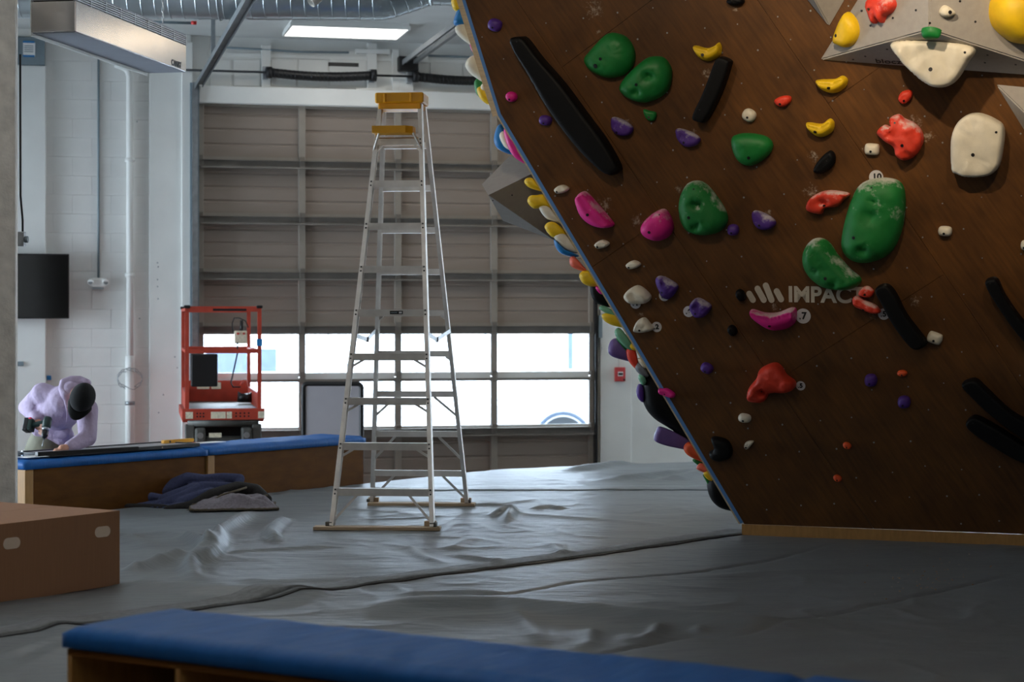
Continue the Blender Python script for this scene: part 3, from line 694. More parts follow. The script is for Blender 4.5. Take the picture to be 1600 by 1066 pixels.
# far benches along the mat edge
Fa = G(40,735,BT-CT); Fb = G(572,693,BT-CT); fdir = (Fb-Fa); fdir.z = 0; FL = fdir.length; fdir.normalize()
Fm = Vector((0,0,0)); mid = G(335,713,BT-CT); l1 = (mid-Fa).dot(fdir)
def far_bench(x0, L, label, posts):
    t = empty('storage_bench', frame(Vector((Fa.x, Fa.y, ZF))+fdir*x0, fdir, (0,0,1)), label, 'bench', 'storage benches at the far mat edge')
    cushion(L-.004, .52, zt+.002, CT, t)
    MB().box(.04, L-.02, .014, .506, 0, zt).build('body', 'ply_brown', t)
    for x in posts: MB().bbox(x, x+.075, .004, .514, 0, zt, .004).build('post', 'ply_pale', t)
    return t
fb1 = far_bench(0, l1, 'blue topped plywood bench that the person works on', (0.0, ))
fb2 = far_bench(l1, FL-l1, 'blue topped plywood bench behind the stepladder', (0.0, ))
# objects lying on the far bench
BM1 = frame(Vector((Fa.x, Fa.y, BT+.012)), fdir, (0,0,1)); zo = .0
def bl(px, py, z=BT+.01): return BM1.inverted() @ G(px, py, z)
wbl = empty('framed_board', BM1, 'black framed board lying face up on the far bench', 'board')
p0 = bl(98,714); 
MB().box(.25, l1-.06, .05, .40, 0, .018).build('face', 'whiteboard', wbl)
for a_ in ((.25,l1-.06,.03,.055),(.25,l1-.06,.40,.425),(.25,.275,.03,.425),(l1-.085,l1-.06,.03,.425)): MB().bbox(a_[0],a_[1],a_[2],a_[3],-.002,.026,.004).build('frame_rail', 'black', wbl)
for x in (.55, .95, 1.35): MB().cyl((x,.028,.012),(x,.034,.012),.006,8).build('screw', 'ply', wbl)
o = tag(MB().bbox(-.9,.9,-.02,.02,0,.03,.005).build('black_rail', 'black'), 'long black metal rail across the board under the hand', 'rail')
a_, b_ = G(57,711,BT+.05), G(215,702,BT+.05); d_ = (b_-a_); o.matrix_world = frame((a_+b_)/2+Vector((0,0,-.01)), d_, (0,0,1)); o.scale = (d_.length/1.8,1,1)
pa = bl(86,714)
o = tag(MB().box(-.10,.10,-.07,.07,0,.003).build('paper_sheet', 'paper'), 'white paper sheet on the bench beside the hand', 'paper'); o.matrix_world = BM1 @ Matrix.Translation((.16,.12,.004))
o = tag(MB().box(-.24,.24,-.06,.06,0,.003).build('paper_sheet', 'paper'), 'white paper sheet on the bench under the yellow level', 'paper'); o.matrix_world = BM1 @ Matrix.Translation((l1+.16,.26,.004))
lv = empty('spirit_level', BM1 @ Matrix.Translation((l1-.02,.30,.016)), 'yellow folding tool on the bench before the scissor lift', 'tool')
MB().bbox(-.18,.14,-.02,.02,0,.028,.006).build('body', 'yellow_pl', lv); MB().bbox(-.05,.19,.025,.055,0,.024,.006).build('arm', 'yellow_pl', lv); MB().cyl((-.12,-.021,.014),(-.12,.021,.014),.010,10).build('vial', 'ink', lv)
for i in range(9):
    q = Vector((.02+random.random()*.14, .16+random.random()*.25, .0)); r = .008+random.random()*.014
    o = tag(MB().cyl((-r*1.5,0,r),(r*1.5,0,r),r*.6,8).cyl((r*1.5,0,r),(r*1.9,0,r),r,10).build('hardware_bolt', 'galv'), 'small loose hardware bolt on the bench end by the column', 'hardware', 'loose bolts on the bench end')
    o.matrix_world = BM1 @ Matrix.Translation(q) @ Matrix.Rotation(random.random()*6,4,'Z')
# ------------------------------------------------------------------ standing whiteboard
q0, q1 = P(472,600,18.9), P(567,600,18.9)
wb = empty('standing_whiteboard', Matrix.Translation(((q0.x+q1.x)/2, 18.9, ZF)) @ Matrix.Rotation(math.radians(-3),4,'Z'), 'grey whiteboard with a black rounded frame in front of the windows', 'whiteboard')
W2 = (q1.x-q0.x)/2; zt_ = P(500,598,18.9).z-ZF
def rrect(hw, z0, z1, r, n=6):
    o = []
    for cx, cz, a0_ in ((hw-r,z1-r,0),(-hw+r,z1-r,90),(-hw+r,z0+r,180),(hw-r,z0+r,270)):
        for i in range(n+1): t = math.radians(a0_+90*i/n); o.append((cx+r*math.cos(t), cz+r*math.sin(t)))
    return o
MB().prism(rrect(W2-.012, .41, zt_-.012, .03), lambda u,v,d:(u,d,v), -.006, .006).build('face', 'whiteboard', wb)
MB().tube([(u,0,v) for u,v in rrect(W2-.012, .41, zt_-.012, .04)], .024, 8, closed=True).build('frame', 'black', wb)
for s in (-1,1): MB().box(s*W2*.8-.015, s*W2*.8+.015, .012, .04, 0.02, zt_-.1).build('leg', 'black', wb); MB().box(s*W2*.8-.015, s*W2*.8+.015, -.25, .28, 0, .03).build('foot', 'black', wb)
# ------------------------------------------------------------------ cardboard box
C0 = G(187,915); fd = Vector((-.54,-.84,0)).normalized(); sd = Vector((-.84,.54,0)).normalized()
cb = empty('cardboard_box', frame(Vector((C0.x, C0.y, .005)), -fd, (0,0,1)), 'large brown cardboard box with hand holes on the mat', 'box')
# local x along the front towards the corner (corner at 0, box extends to -x), local y goes back-left
BL, BD, BH = 1.15, .95, .385
bx_ = MB().box(-BL, 0, 0, .006, 0, BH).build('front_wall', 'card', cb)
MB().box(-.006, 0, .006, BD, 0, BH).build('side_wall', 'card', cb); MB().box(-BL, 0, BD-.006, BD, 0, BH).build('back_wall', 'card', cb); MB().box(-BL, -BL+.006, 0, BD, 0, BH).build('side_wall', 'card', cb)
MB().box(-BL, 0, 0, BD/2-.002, BH, BH+.005).build('top_flap', 'card', cb); MB().box(-BL, 0, BD/2+.002, BD, BH, BH+.005).build('top_flap', 'card', cb)
def slot_poly(cx, cz, w2, h2):
    o = []
    for s, a0_ in ((1,-90),(-1,90)):
        for i in range(9): t = math.radians(a0_+180*i/8); o.append((cx+s*(w2-h2)+h2*math.cos(t), cz+h2*math.sin(t)))
    return o
cbI = cb.matrix_world.inverted(); nf = cb.matrix_world.to_3x3() @ Vector((0,1,0)); of = cb.matrix_world.translation
for px, py in ((160,831),(18,849)):
    q = cbI @ hit(px, py, of, nf); MB().prism(slot_poly(q.x, q.z, .055, .028), lambda u,v,d:(u,d,v), -.0035, .002).build('hand_hole_flap', 'card_lit', cb)
# ------------------------------------------------------------------ moving blankets
def blanket(name, label, m, cx, cy, rot, L, W, hgt, seed, edge=True, z0=0.0, fold=3.0):
    nx, ny = 90, 60; v = []; f = []
    for i in range(nx+1):
        for j in range(ny+1):
            u = i/nx*2-1; w_ = j/ny*2-1
            x = u*L/2*(1+.12*noise.noise(Vector((w_*1.5, seed, 0)))); y = w_*W/2*(1+.15*noise.noise(Vector((u*1.5, seed, 3))))
            e = max(0, min(1, (1-max(abs(u), abs(w_)))*3.2))
            r = math.sqrt(max(0, 1-min(1, u*u*.8+w_*w_*.9)))
            n_ = noise.noise(Vector((u*fold+seed, w_*fold*.8, 0)))*.5+.5*abs(noise.noise(Vector((u*fold*1.3+w_*2, w_*fold*1.8-u, seed))))
            z = z0 + .012 + hgt*e*(.45*r+.75*max(0, n_)) + .008*abs(noise.noise(Vector((u*8, w_*8, seed))))
            v.append((x, y, z))
    n = ny+1
    for i in range(nx):
        for j in range(ny): f.append((i*n+j, (i+1)*n+j, (i+1)*n+j+1, i*n+j+1))
    t = empty(name, Matrix.Translation((cx, cy, 0)) @ Matrix.Rotation(rot,4,'Z'), label, 'blanket', 'moving blankets heaped on the mat')
    o = MB().add(v, f, True).build('fabric', m, t); md = o.modifiers.new('thickness', 'SOLIDIFY'); md.thickness = .012; md.offset = 1
    loop = [v[i*n] for i in range(nx+1)] + [v[nx*n+j] for j in range(1, n)] + [v[i*n+ny] for i in range(nx-1,-1,-1)] + [v[j] for j in range(ny-1,0,-1)]
    if edge: MB().tube([Vector(p)+Vector((0,0,.004)) for p in loop], .010, 6, closed=True).build('binding', 'blanket_e', t)
    return t
rb = math.atan2(fdir.y, fdir.x)
blanket('moving_blanket', 'pale grey moving blanket spread at the front of the heap', 'blanket_g', G(362,796).x, G(362,796).y+.05, rb-.75, .62, .50, .12, 2.3, True, 0, 1.3)
def heap(label, m, lobes, flat, edges=()):
    c = P(*lobes[0][0][:3]); o0 = Vector((c.x, c.y, 0)); mb = MB()
    for lb_ in lobes:
        for a, b in zip(lb_, lb_[1:]):
            mb.caps(P(*a[:3])-o0, P(*b[:3])-o0, a[3], b[3], 12)
    for i_, v in enumerate(mb.v):
        n_ = noise.noise(Vector((v[0]*9, v[1]*9, v[2]*14)))*.022; mb.v[i_] = (v[0]+n_, v[1]-n_, max(-.003, v[2]*flat+n_*.6))
    t = empty('moving_blanket', o0, label, 'blanket', 'moving blankets heaped on the mat')
    o = mb.build('fabric', m, t); md = o.modifiers.new('fuse', 'REMESH'); md.mode = 'VOXEL'; md.voxel_size = .011; md.use_smooth_shade = True
    md = o.modifiers.new('soften', 'SMOOTH'); md.iterations = 5
    for e in edges: MB().tube([P(*q)-o0 for q in e], .009, 6).build('binding', 'blanket_e', t)
heap('black moving blanket with tan binding in the heap', 'blanket_k', [
  [(262,796,14.45,.03),(300,791,14.5,.045),(332,776,14.6,.06),(372,764,14.75,.06),(398,768,14.8,.055),(416,780,14.7,.045)],
  [(330,780,14.75,.07),(365,778,14.8,.07),(405,778,14.85,.05)],[(200,793,14.6,.03),(240,794,14.55,.03),(300,795,14.45,.025)]], 1.0,
  [[(292,799,14.36),(312,791,14.40),(338,790,14.42),(358,776,14.50),(378,775,14.52),(402,779,14.56),(418,774,14.62)],[(300,789,14.42),(328,786,14.45),(346,774,14.52),(366,768,14.60),(385,762,14.70)]])
heap('navy blue moving blanket folded on top of the heap', 'blanket_b', [
  [(252,772,14.95,.05),(272,758,15.0,.055),(292,748,15.0,.05),(318,750,15.0,.045),(348,748,15.0,.045),(374,749,15.0,.04),(372,757,14.95,.03)],
  [(222,797,14.6,.035),(256,790,14.62,.05),(290,778,14.68,.06),(316,765,14.78,.06),(345,763,14.85,.05),(372,762,14.9,.035)],
  [(282,790,14.6,.06),(310,780,14.65,.06),(330,772,14.72,.05)],[(262,786,14.8,.08),(305,772,14.9,.09),(345,768,14.95,.07)],[(235,794,14.55,.03),(262,793,14.52,.03),(286,790,14.5,.03)]], 1.0)
heap('navy blue moving blanket rolled at the left of the heap', 'blanket_b', [
  [(204,790,14.75,.035),(214,780,14.8,.04),(234,777,14.82,.04),(255,779,14.82,.035)],[(208,794,14.68,.035),(240,790,14.7,.045),(262,788,14.72,.04)]], 1.0)
# ================================================================== STEPLADDER
LM = Matrix.Translation((-.78, 13.85, 0)) @ Matrix.Rotation(math.radians(-5.7), 4, 'Z')
la = empty('stepladder', LM, 'tall aluminium stepladder with a yellow top cap standing on the mat', 'ladder')
ZT = 2.95
def fr_pt(s, z): t = (z-.03)/(ZT-.03); return Vector((s*(.350-.200*t), -.855+.80*t, z))
def rr_pt(s, z): t = (z-.03)/(ZT-.06); return Vector((s*(.372-.215*t), .845-.76*t, z))
def channel(a, b, wd, dp, out):
    a = Vector(a); b = Vector(b); d = (b-a).normalized(); mb = MB()
    mb.bar(a, b, .004, dp, Vector((0,1,0))); 
    for s in (-1, 1): mb.bar(a+Vector((-out*wd/2, s*dp/2, 0)), b+Vector((-out*wd/2, s*dp/2, 0)), wd, .004, Vector((0,1,0)))
    return mb
for s in (-1, 1):
    r = channel(fr_pt(s,.03), fr_pt(s,ZT), .026, .075, s).build('front_rail', 'alu', la)
    for k in range(9):
        z = .25+.3*k
        for dz in (-.012, .016):
            p = fr_pt(s, z+dz); MB().cyl(p+Vector((-s*.013,-.039,0)), p+Vector((-s*.013,-.043,0)), .006, 8).build('rivet', 'dark', r)
    channel(rr_pt(s,.03), rr_pt(s,ZT-.03), .026, .05, s).build('rear_rail', 'alu', la)
    MB().bbox(fr_pt(s,.03).x-.028, fr_pt(s,.03).x+.018, -.89, -.825, .026, .055, .004).build('foot_pad', 'grey_lift', la)
    MB().bbox(rr_pt(s,.03).x-.028, rr_pt(s,.03).x+.018, .82, .87, .026, .05, .004).build('foot_pad', 'grey_lift', la)
    # spreader
    a, b = fr_pt(s, 1.30), rr_pt(s, 1.32); m_ = (a+b)/2 + Vector((-s*.02, 0, -.05))
    MB().bar(a, m_, .006, .03).bar(m_, b, .006, .03).build('spreader', 'galv', la); MB().cyl(m_-Vector((.01,0,0)), m_+Vector((.01,0,0)), .02, 10).build('spreader_pivot', 'dark', la)
for k in range(9):
    z = .25+.3*k; a, b = fr_pt(-1, z), fr_pt(1, z)
    st = MB().box(a.x+.004, b.x-.004, a.y-.036, a.y+.045, z+.018, z+.022).box(a.x+.004, b.x-.004, a.y-.038, a.y-.034, z-.026, z+.022).box(a.x+.004, b.x-.004, a.y+.042, a.y+.046, z-.012, z+.022).build('step', 'alu', la)
    if k < 4:
        off = .10 if k else .16; dz = .075 if k else .20
        for s in (-1, 1):
            p = fr_pt(s, z-dz); MB().bar((s*(abs(a.x)-off), a.y-.02, z-.02), p+Vector((-s*.012,-.01,0)), .016, .006, Vector((0,1,0))).build('brace', 'alu', la)
    elif k == 8:
        for s in (-1, 1):
            p = fr_pt(s, z-.08); MB().bar((s*(abs(a.x)-.06), a.y-.02, z-.02), p+Vector((-s*.01,-.01,0)), .012, .006, Vector((0,1,0))).build('brace', 'alu', la)
for k in range(9):
    z = .25+.3*k; a, b = rr_pt(-1, z), rr_pt(1, z)
    MB().box(a.x, b.x, a.y-.018, a.y+.018, z-.022, z+.022).build('rear_bar', 'alu', la)
    if k < 5:
        off = .10 if k == 3 else .17
        dz = .05 if k > 2 else .20
        if k == 2: dz = .17
        for s in (-1, 1):
            p = rr_pt(s, z-dz); MB().bar((s*(abs(a.x)-off if dz > .1 else abs(a.x)-.05), a.y, z-.02), p+Vector((-s*.01,0,0)), .018, .008, Vector((0,1,0))).build('rear_brace', 'alu', la)
cp = MB().bbox(-.172, .172, -.14, .13, 2.925, 3.0, .012).build('top_cap', 'yellow_pl', la)
MB().bbox(-.150, .150, -.12, .11, 2.885, 2.93, .006).build('cap_skirt', 'yellow_pl', cp)
for x in (-.10, .085): MB().bbox(x-.008, x+.008, -.148, -.135, 2.93, 2.995, .004).build('cap_rib', 'yellow_pl', cp)
zz = 2.70
sh = MB().prism([(-.165,-.30),(.07,-.30),(.115,-.25),(.115,-.13),(-.165,-.13)], lambda u,v,d:(u,v,d), zz, zz+.05).build('tool_tray', 'yellow_pl', la)
MB().box(-.15, .15, -.16, -.06, zz-.07, zz-.02).build('top_tread', 'ply_pale', la)
for s in (-1, 1): MB().bar((s*.12, -.27, zz), fr_pt(s, zz-.12)+Vector((0,-.02,0)), .012, .012).build('tray_brace', 'alu', la)
lbz = .25+.3*4; p = fr_pt(0, lbz)
lb = MB().box(-.005, .085, p.y-.0395, p.y-.038, lbz-.012, lbz+.012).build('label_plate', 'ink', la)
MB().box(.058, .078, p.y-.0405, p.y-.0394, lbz-.006, lbz+.006).build('label_mark', 'paper', lb); MB().box(.0, .045, p.y-.0405, p.y-.0394, lbz-.003, lbz+.003).build('label_mark', 'steel_blue', lb)
def plank(px0, px1, py, lab, blocks):
    a, b = G(px0, py), G(px1, py+1); c = (a+b)/2; L = (b-a).length
    t = empty('wood_plank', frame(Vector((c.x, c.y, 0)), b-a, (0,0,1)), lab, 'plank', 'planks under the ladder feet')
    MB().bbox(-L/2, L/2, -.03, .085, .004, .026, .003).build('board', 'board', t)
    for x, y in blocks: MB().bbox(x-.05, x+.03, y, y+.05, .026, .06, .003).build('block', 'board', t)
plank(490, 688, 829, 'thin pine plank under the front feet of the stepladder', [(.36,.05)])
plank(575, 742, 791, 'thin pine plank under the rear feet of the stepladder', [(-.36,.05),(.34,.05)])
# ================================================================== SCISSOR LIFT
DL = 18.8; cxl = (P(293,560,DL).x+P(405,560,DL).x)/2; wl2 = (P(405,560,DL).x-P(293,560,DL).x)/2
xf = (P(287,560,20.75).x+P(388,560,20.75).x)/2
ll = math.hypot(xf-cxl, 1.95)
LF = frame(Vector((cxl, DL, ZF)), (1.95, -(xf-cxl), 0), (0,0,1))
sl = empty('scissor_lift', LF, 'orange red scissor lift parked before the garage door', 'scissor lift')
Z = lambda py: P(300, py, DL).z - ZF
zfl, zmid, ztop = Z(640), Z(549), Z(482)
def rail(pts, r=.022, n='rail', m='red_lift', par=None): return MB().tube(pts, r, 8).build(n, m, par or sl)
for s in (-1, 1):
    for y in (0, ll):
        po = MB().box(s*wl2-.019, s*wl2+.019, y-.02, y+.02, zfl-.05, ztop).build('post', 'red_lift', sl)
        MB().bbox(s*wl2-.03, s*wl2+.03, y-.03, y+.03, ztop, ztop+.03, .008).build('end_cap', 'black', po)
    for z in (zmid, ztop-.01): MB().box(s*wl2-.02, s*wl2+.02, 0, ll, z-.014, z+.014).build('side_rail', 'red_lift', sl)
    MB().box(s*wl2-.012, s*wl2+.012, 0, ll, zfl-.02, zfl+.15).build('toe_board', 'red_lift', sl)
for y in (0, ll):
    MB().box(-wl2, wl2, y-.02, y+.02, ztop-.032, ztop+.02).build('end_rail', 'red_lift', sl); MB().box(-wl2, wl2, y-.018, y+.018, zmid-.02, zmid+.02).build('end_rail', 'red_lift', sl)
MB().box(-.10,.22,-.0225,-.02,ztop-.025,ztop-.003).build('rail_decal', 'dark', sl)
MB().box(-wl2, wl2, ll-.03, ll-.005, zfl, zfl+.22).build('toe_board', 'red_lift', sl)
MB().box(-wl2, wl2, 0, ll, zfl-.03, zfl).build('deck', 'grey_lift', sl)
ty = MB().bbox(-wl2-.05, wl2+.05, -.04, .0, zfl-.10, zfl+.01, .006).build('front_tray', 'red_lift', sl)
MB().bbox(-wl2-.045, wl2+.045, 0, ll, zfl-.12, zfl-.03, .006).build('platform_frame', 'red_lift', sl)
for x in (-.25,-.22,-.19,.12,.16,.20,.24): 
    for z in (-.035,-.065): MB().cyl((x,-.042,zfl+z),(x,-.0395,zfl+z),.009,8).build('tray_hole', 'dark', ty)
for a, b in ((-.36,-.29),(-.12,.02),(.03,.08),(.33,.39)): MB().box(a, b, -.0425, -.0395, zfl-.085, zfl-.02).build('sticker', 'sticker', ty)
for a, b in ((-.2,-.07),(-.05,.05)): MB().box(a, b, ll-.036, ll-.03, zfl+.13, zfl+.20).build('sticker', 'sticker', sl)
# document box and controls
x0, x1 = P(299,560,DL).x-cxl, P(340,560,DL).x-cxl
MB().bbox(x0, x1, -.06, .10, Z(604), Z(553), .012).build('document_box', 'black', sl)
MB().tube([(wl2-.05,1.2,zfl+.02),(wl2-.05,1.2,zfl+.10),(wl2-.10,1.2,zfl+.10),(wl2-.10,1.2,zfl+.02)], .06, 10).build('motor_cover', 'black', sl)
cxb = P(378,525,20.3).x; cb_ = LF.inverted() @ P(376,526,20.3)
ct = MB().bbox(cb_.x-.065, cb_.x+.065, cb_.y-.05, cb_.y+.05, cb_.z-.075, cb_.z+.06, .01).build('control_box', 'sticker', sl)
MB().tube([(cb_.x+.01,cb_.y,cb_.z+.06),(cb_.x+.01,cb_.y,cb_.z+.10),(cb_.x+.01,cb_.y,cb_.z+.17)], [.022,.018,.016], 10).build('joystick', 'black', ct)
for dx in (-.03,.03): MB().cyl((cb_.x+dx,cb_.y-.05,cb_.z+.03),(cb_.x+dx,cb_.y-.06,cb_.z+.03),.012,10).build('button', 'ink_red', ct)
MB().tube([LF.inverted() @ P(x,y,20.2) for x, y in ((371,535),(371,552),(366,575),(361,598),(364,605),(376,605))], .008, 6).build('cable', 'dark', sl)
MB().tube([LF.inverted() @ P(x,y,20.3) for x, y in ((364,520),(363,505),(366,497),(374,497),(384,502),(388,512))], .006, 6).build('cable', 'dark', sl)
MB().tube([LF.inverted() @ P(x,y,19.9) for x, y in ((376,602),(380,595),(385,596),(387,606))], .012, 6).build('hose_loop', 'red_lift', sl)
# scissor stack and chassis
for i, (z0, z1) in enumerate(((Z(672),Z(660)),(Z(684),Z(673)),(Z(697),Z(687)))):
    for s in (-1, 1): MB().bar((s*.25, .05, z0 if (i+s) % 2 else z1), (s*.25, ll-.1, z1 if (i+s) % 2 else z0), .05, .09).build('scissor_arm', 'grey_lift', sl)
MB().cyl((-.34,.02,Z(660)),(.34,.02,Z(660)),.045,12).build('cross_tube', 'grey_lift', sl); MB().cyl((-.30,.04,Z(690)),(.30,.04,Z(690)),.05,12).build('cross_tube', 'grey_lift', sl)
for s in (-1, 1):
    MB().bbox(s*.22-.05, s*.22+.05, -.06, .1, Z(695), Z(668), .02).build('pivot_block', 'grey_lift', sl); MB().cyl((s*.22,-.075,Z(680)),(s*.22,-.055,Z(680)),.03,10).build('pivot_pin', 'galv', sl)
    MB().bbox(s*.32-.045, s*.32+.045, -.02, .06, Z(700), Z(663), .01).build('upright', 'grey_lift', sl)
MB().box(-.14,-.02,-.07,-.06,Z(683),Z(676)).build('sticker', 'sticker', sl)
MB().bbox(-.30, .30, -.08, ll, .16, Z(690), .01).build('chassis', 'red_lift', sl); MB().bbox(-.27, .27, .18, ll-.1, Z(692), Z(655), .01).build('dark_filler', 'dark', sl)  # dark block added to stop window light showing through the scissor stack
for s in (-1, 1):
    for y in (.25, ll-.3): wv = MB().cyl((s*.26,y,.16),(s*.37,y,.16),.16,20).build('wheel', 'tyre', sl); MB().cyl((s*.371,y,.16),(s*.376,y,.16),.09,16).build('hub', 'galv', wv)
MB().box(wl2-.027, wl2+.027, -.027, .027, Z(541), Z(530)).build('tape_band', 'ink_blue', sl)
# ================================================================== PERSON
pe = empty('person', P(75,700,15.15).xy.to_3d()+Vector((0,0,ZF)), 'person in a lilac hoodie and black cap bending over the bench with a drill', 'person')
PO = pe.location.copy()
def q3(px, py, D): return P(px, py, D) - PO
hip, wai, che, nec = q3(74,705,15.15), q3(78,679,15.06), q3(93,640,14.88), q3(110,612,14.72)
rsh, rel, rwr = q3(66,615,14.84), q3(41,637,15.0), q3(57,655,14.76)
lsh, lel, lwr = q3(136,640,14.72), q3(137,684,14.58), q3(108,699,14.38)
hdc = q3(129,622,14.56)
def rem(o, vox, it=6):
    m_ = o.modifiers.new('fuse', 'REMESH'); m_.mode = 'VOXEL'; m_.voxel_size = vox; m_.use_smooth_shade = True
    s_ = o.modifiers.new('soften', 'SMOOTH'); s_.iterations = it; s_.factor = .5
    return o
# hoodie
h = MB(); h.caps(wai+Vector((.03,0,.10)), che, .150, .165, 16, Matrix.Diagonal((.92,.75,1))); h.caps(che, (rsh+lsh)/2, .165, .13, 16)
h.caps(rsh, lsh, .085, .085, 14); h.caps(che+Vector((0,0,.02)), nec, .14, .08, 14)
h.caps(rsh, rel, .080, .062, 14); h.caps(rel, rwr, .060, .046, 14); h.caps(lsh, lel, .085, .068, 14); h.caps(lel, lwr, .066, .046, 14)
h.caps(wai+Vector((-.06,-.03,.05)), wai+Vector((.12,-.05,-.01)), .08, .08, 12)
h.caps(rwr-(rwr-rel).normalized()*.03, rwr, .05, .047, 12); h.caps(lwr-(lwr-lel).normalized()*.03, lwr, .05, .045, 12)
hd_ = rem(h.build('hoodie', 'hoodie', pe), .012, 4)
hp = MB(); ring = [q3(x,y,D) for x, y, D in ((102,618,14.66),(98,607,14.69),(100,598,14.74),(112,594,14.76),(124,594,14.78),(136,599,14.76))]
for i in range(len(ring)-1): hp.caps(ring[i], ring[i+1], .034, .034, 10); hp.caps(nec+Vector((0,.03,-.01)), ring[i], .075, .034, 10)
hp.caps(q3(101,614,14.66), q3(106,642,14.66), .024, .014, 10)
rem(hp.build('hood', 'hoodie', pe), .009, 5)
MB().tube([q3(104,636,14.62), q3(105,648,14.64), q3(104,658,14.68)], .004, 6).build('drawstring', 'hoodie', pe)
pk = MB().caps(q3(78,676,14.90), q3(100,676,14.86), .05, .05, 10, Matrix.Diagonal((1,.5,1))); rem(pk.build('pocket', 'hoodie', pe), .008, 3)
# trousers and shoes
t_ = MB(); t_.caps(hip+Vector((0,0,.02)), wai+Vector((0,0,-.04)), .165, .145, 14, Matrix.Diagonal((1,.75,1)))
for s in (-1, 1):
    hh = hip+Vector((s*.085,0,0)); kn = Vector((hip.x+s*.10, hip.y-.03, .49)); an = Vector((hip.x+s*.11, hip.y+.03, .10))
    t_.caps(hh, kn, .095, .065, 12); t_.caps(kn, an, .068, .055, 12)
    sh_ = MB().caps((an.x, an.y+.03, .05), (an.x+s*.02, an.y-.16, .04), .048, .04, 12).build('shoe', 'black', pe)
    MB().bbox(an.x-.05, an.x+.06, an.y-.21, an.y+.09, .0, .02, .008).build('sole', 'tag', sh_)
rem(t_.build('trousers', 'trouser', pe), .012, 5)
# body: head, neck, forearms and hands in one skin
b = MB(); face = Vector((-.28,-.42,-.86)).normalized(); crown = Vector((.30,-.80,.52)); crown = (crown - face*crown.dot(face)).normalized(); side = face.cross(crown)
RH = Matrix((side, face, crown)).transposed()
b.ell(hdc, .076, .094, .105, RH); b.caps(hdc-crown*.05+face*.035, hdc-crown*.085+face*.055, .055, .04, 12)     # skull, jaw
b.caps(hdc+face*.09-crown*.012, hdc+face*.108-crown*.035, .011, .016, 8)                                             # nose
for s in (-1, 1):
    b.caps(hdc+side*s*.078-crown*.0, hdc+side*s*.080-crown*.04, .018, .012, 8, None)                                 # ears
    b.caps(hdc+face*.080+side*s*.034+crown*.012, hdc+face*.082+side*s*.03+crown*.012, .016, .016, 8)
b.caps(hdc+face*.088-crown*.062-side*.02, hdc+face*.088-crown*.062+side*.02, .009, .009, 8)                          # lips
b.caps(nec, hdc-crown*.07-face*.03, .058, .052, 12)
b.caps(rel, rwr, .045, .027, 10); b.caps(lel, lwr, .045, .027, 10); b.caps(nec, (rsh+lsh)/2, .06, .07, 10)
for a_, c_ in ((rsh, rel), (lsh, lel)): b.caps((rsh+lsh)/2, a_, .06, .05, 10); b.caps(a_, c_, .05, .045, 10)
rhd = q3(62,668,14.70); lhd = q3(93,703,14.30)
grip = q3(66,667,14.70)
dr = (rhd-rwr).normalized(); b.caps(rwr, rhd-dr*.02, .027, .036, 12, None)
hx_ = Vector((.75,-.5,-.35)).normalized()
for i in range(4):          # fingers wrapped round the drill grip
    k0 = rhd + Vector((.012-.0*i, -.03, .026-.024*i)) ; L = (.034,.038,.036,.030)[i]
    k1 = k0 + Vector((.030,-.022,-.012))*L/.036; k2 = k1 + Vector((.026,.006,-.022))*L/.036; k3 = k2 + Vector((-.004,.022,-.008))
    b.caps(rhd+Vector((0,-.008,.02-.02*i)), k0, .011, .0105, 8); b.caps(k0, k1, .0105, .0098, 8); b.caps(k1, k2, .0098, .009, 8); b.caps(k2, k3, .009, .0075, 8)
tb = rhd+Vector((.004,.012,.035)); b.caps(rwr.lerp(rhd,.6), tb, .016, .013, 8); b.caps(tb, tb+Vector((.032,-.006,.008)), .012, .009, 8)
ld = (lhd-lwr).normalized(); b.caps(lwr, lhd-ld*.03, .027, .034, 12); 
lside = Vector((.12,-.55,-.10)).normalized()
for i in range(4):          # fingers of the hand pressing on the rail
    sp_o = (i-1.5)*.021; k0 = lhd + lside*sp_o + ld*.012; L = (.030,.036,.034,.027)[i]
    k1 = k0 + (ld*.9+Vector((0,0,.12))).normalized()*L; k2 = k1 + (ld*.75+Vector((0,0,-.65))).normalized()*L*.75; k3 = k2 + (ld*.35+Vector((0,0,-.9))).normalized()*L*.55
    b.caps(lhd-ld*.03+lside*sp_o*.7, k0, .0125, .0108, 8); b.caps(k0, k1, .0105, .0098, 8); b.caps(k1, k2, .0098, .0088, 8); b.caps(k2, k3, .0085, .0072, 8)
tb = lhd - ld*.03 - lside*.045 + Vector((0,0,-.008)); b.caps(lwr.lerp(lhd,.5), tb, .017, .013, 8); b.caps(tb, tb+ld*.04-lside*.006+Vector((0,0,-.012)), .0125, .009, 8)
rem(b.build('body', 'skin', pe), .0055, 3)
hr = MB(); hr.ell(hdc-face*.016+crown*.012, .082, .088, .088, RH); hr.caps(hdc-face*.08-crown*.03, hdc-face*.07-crown*.06, .03, .02, 10); rem(hr.build('hair', 'hair', pe), .008, 3)
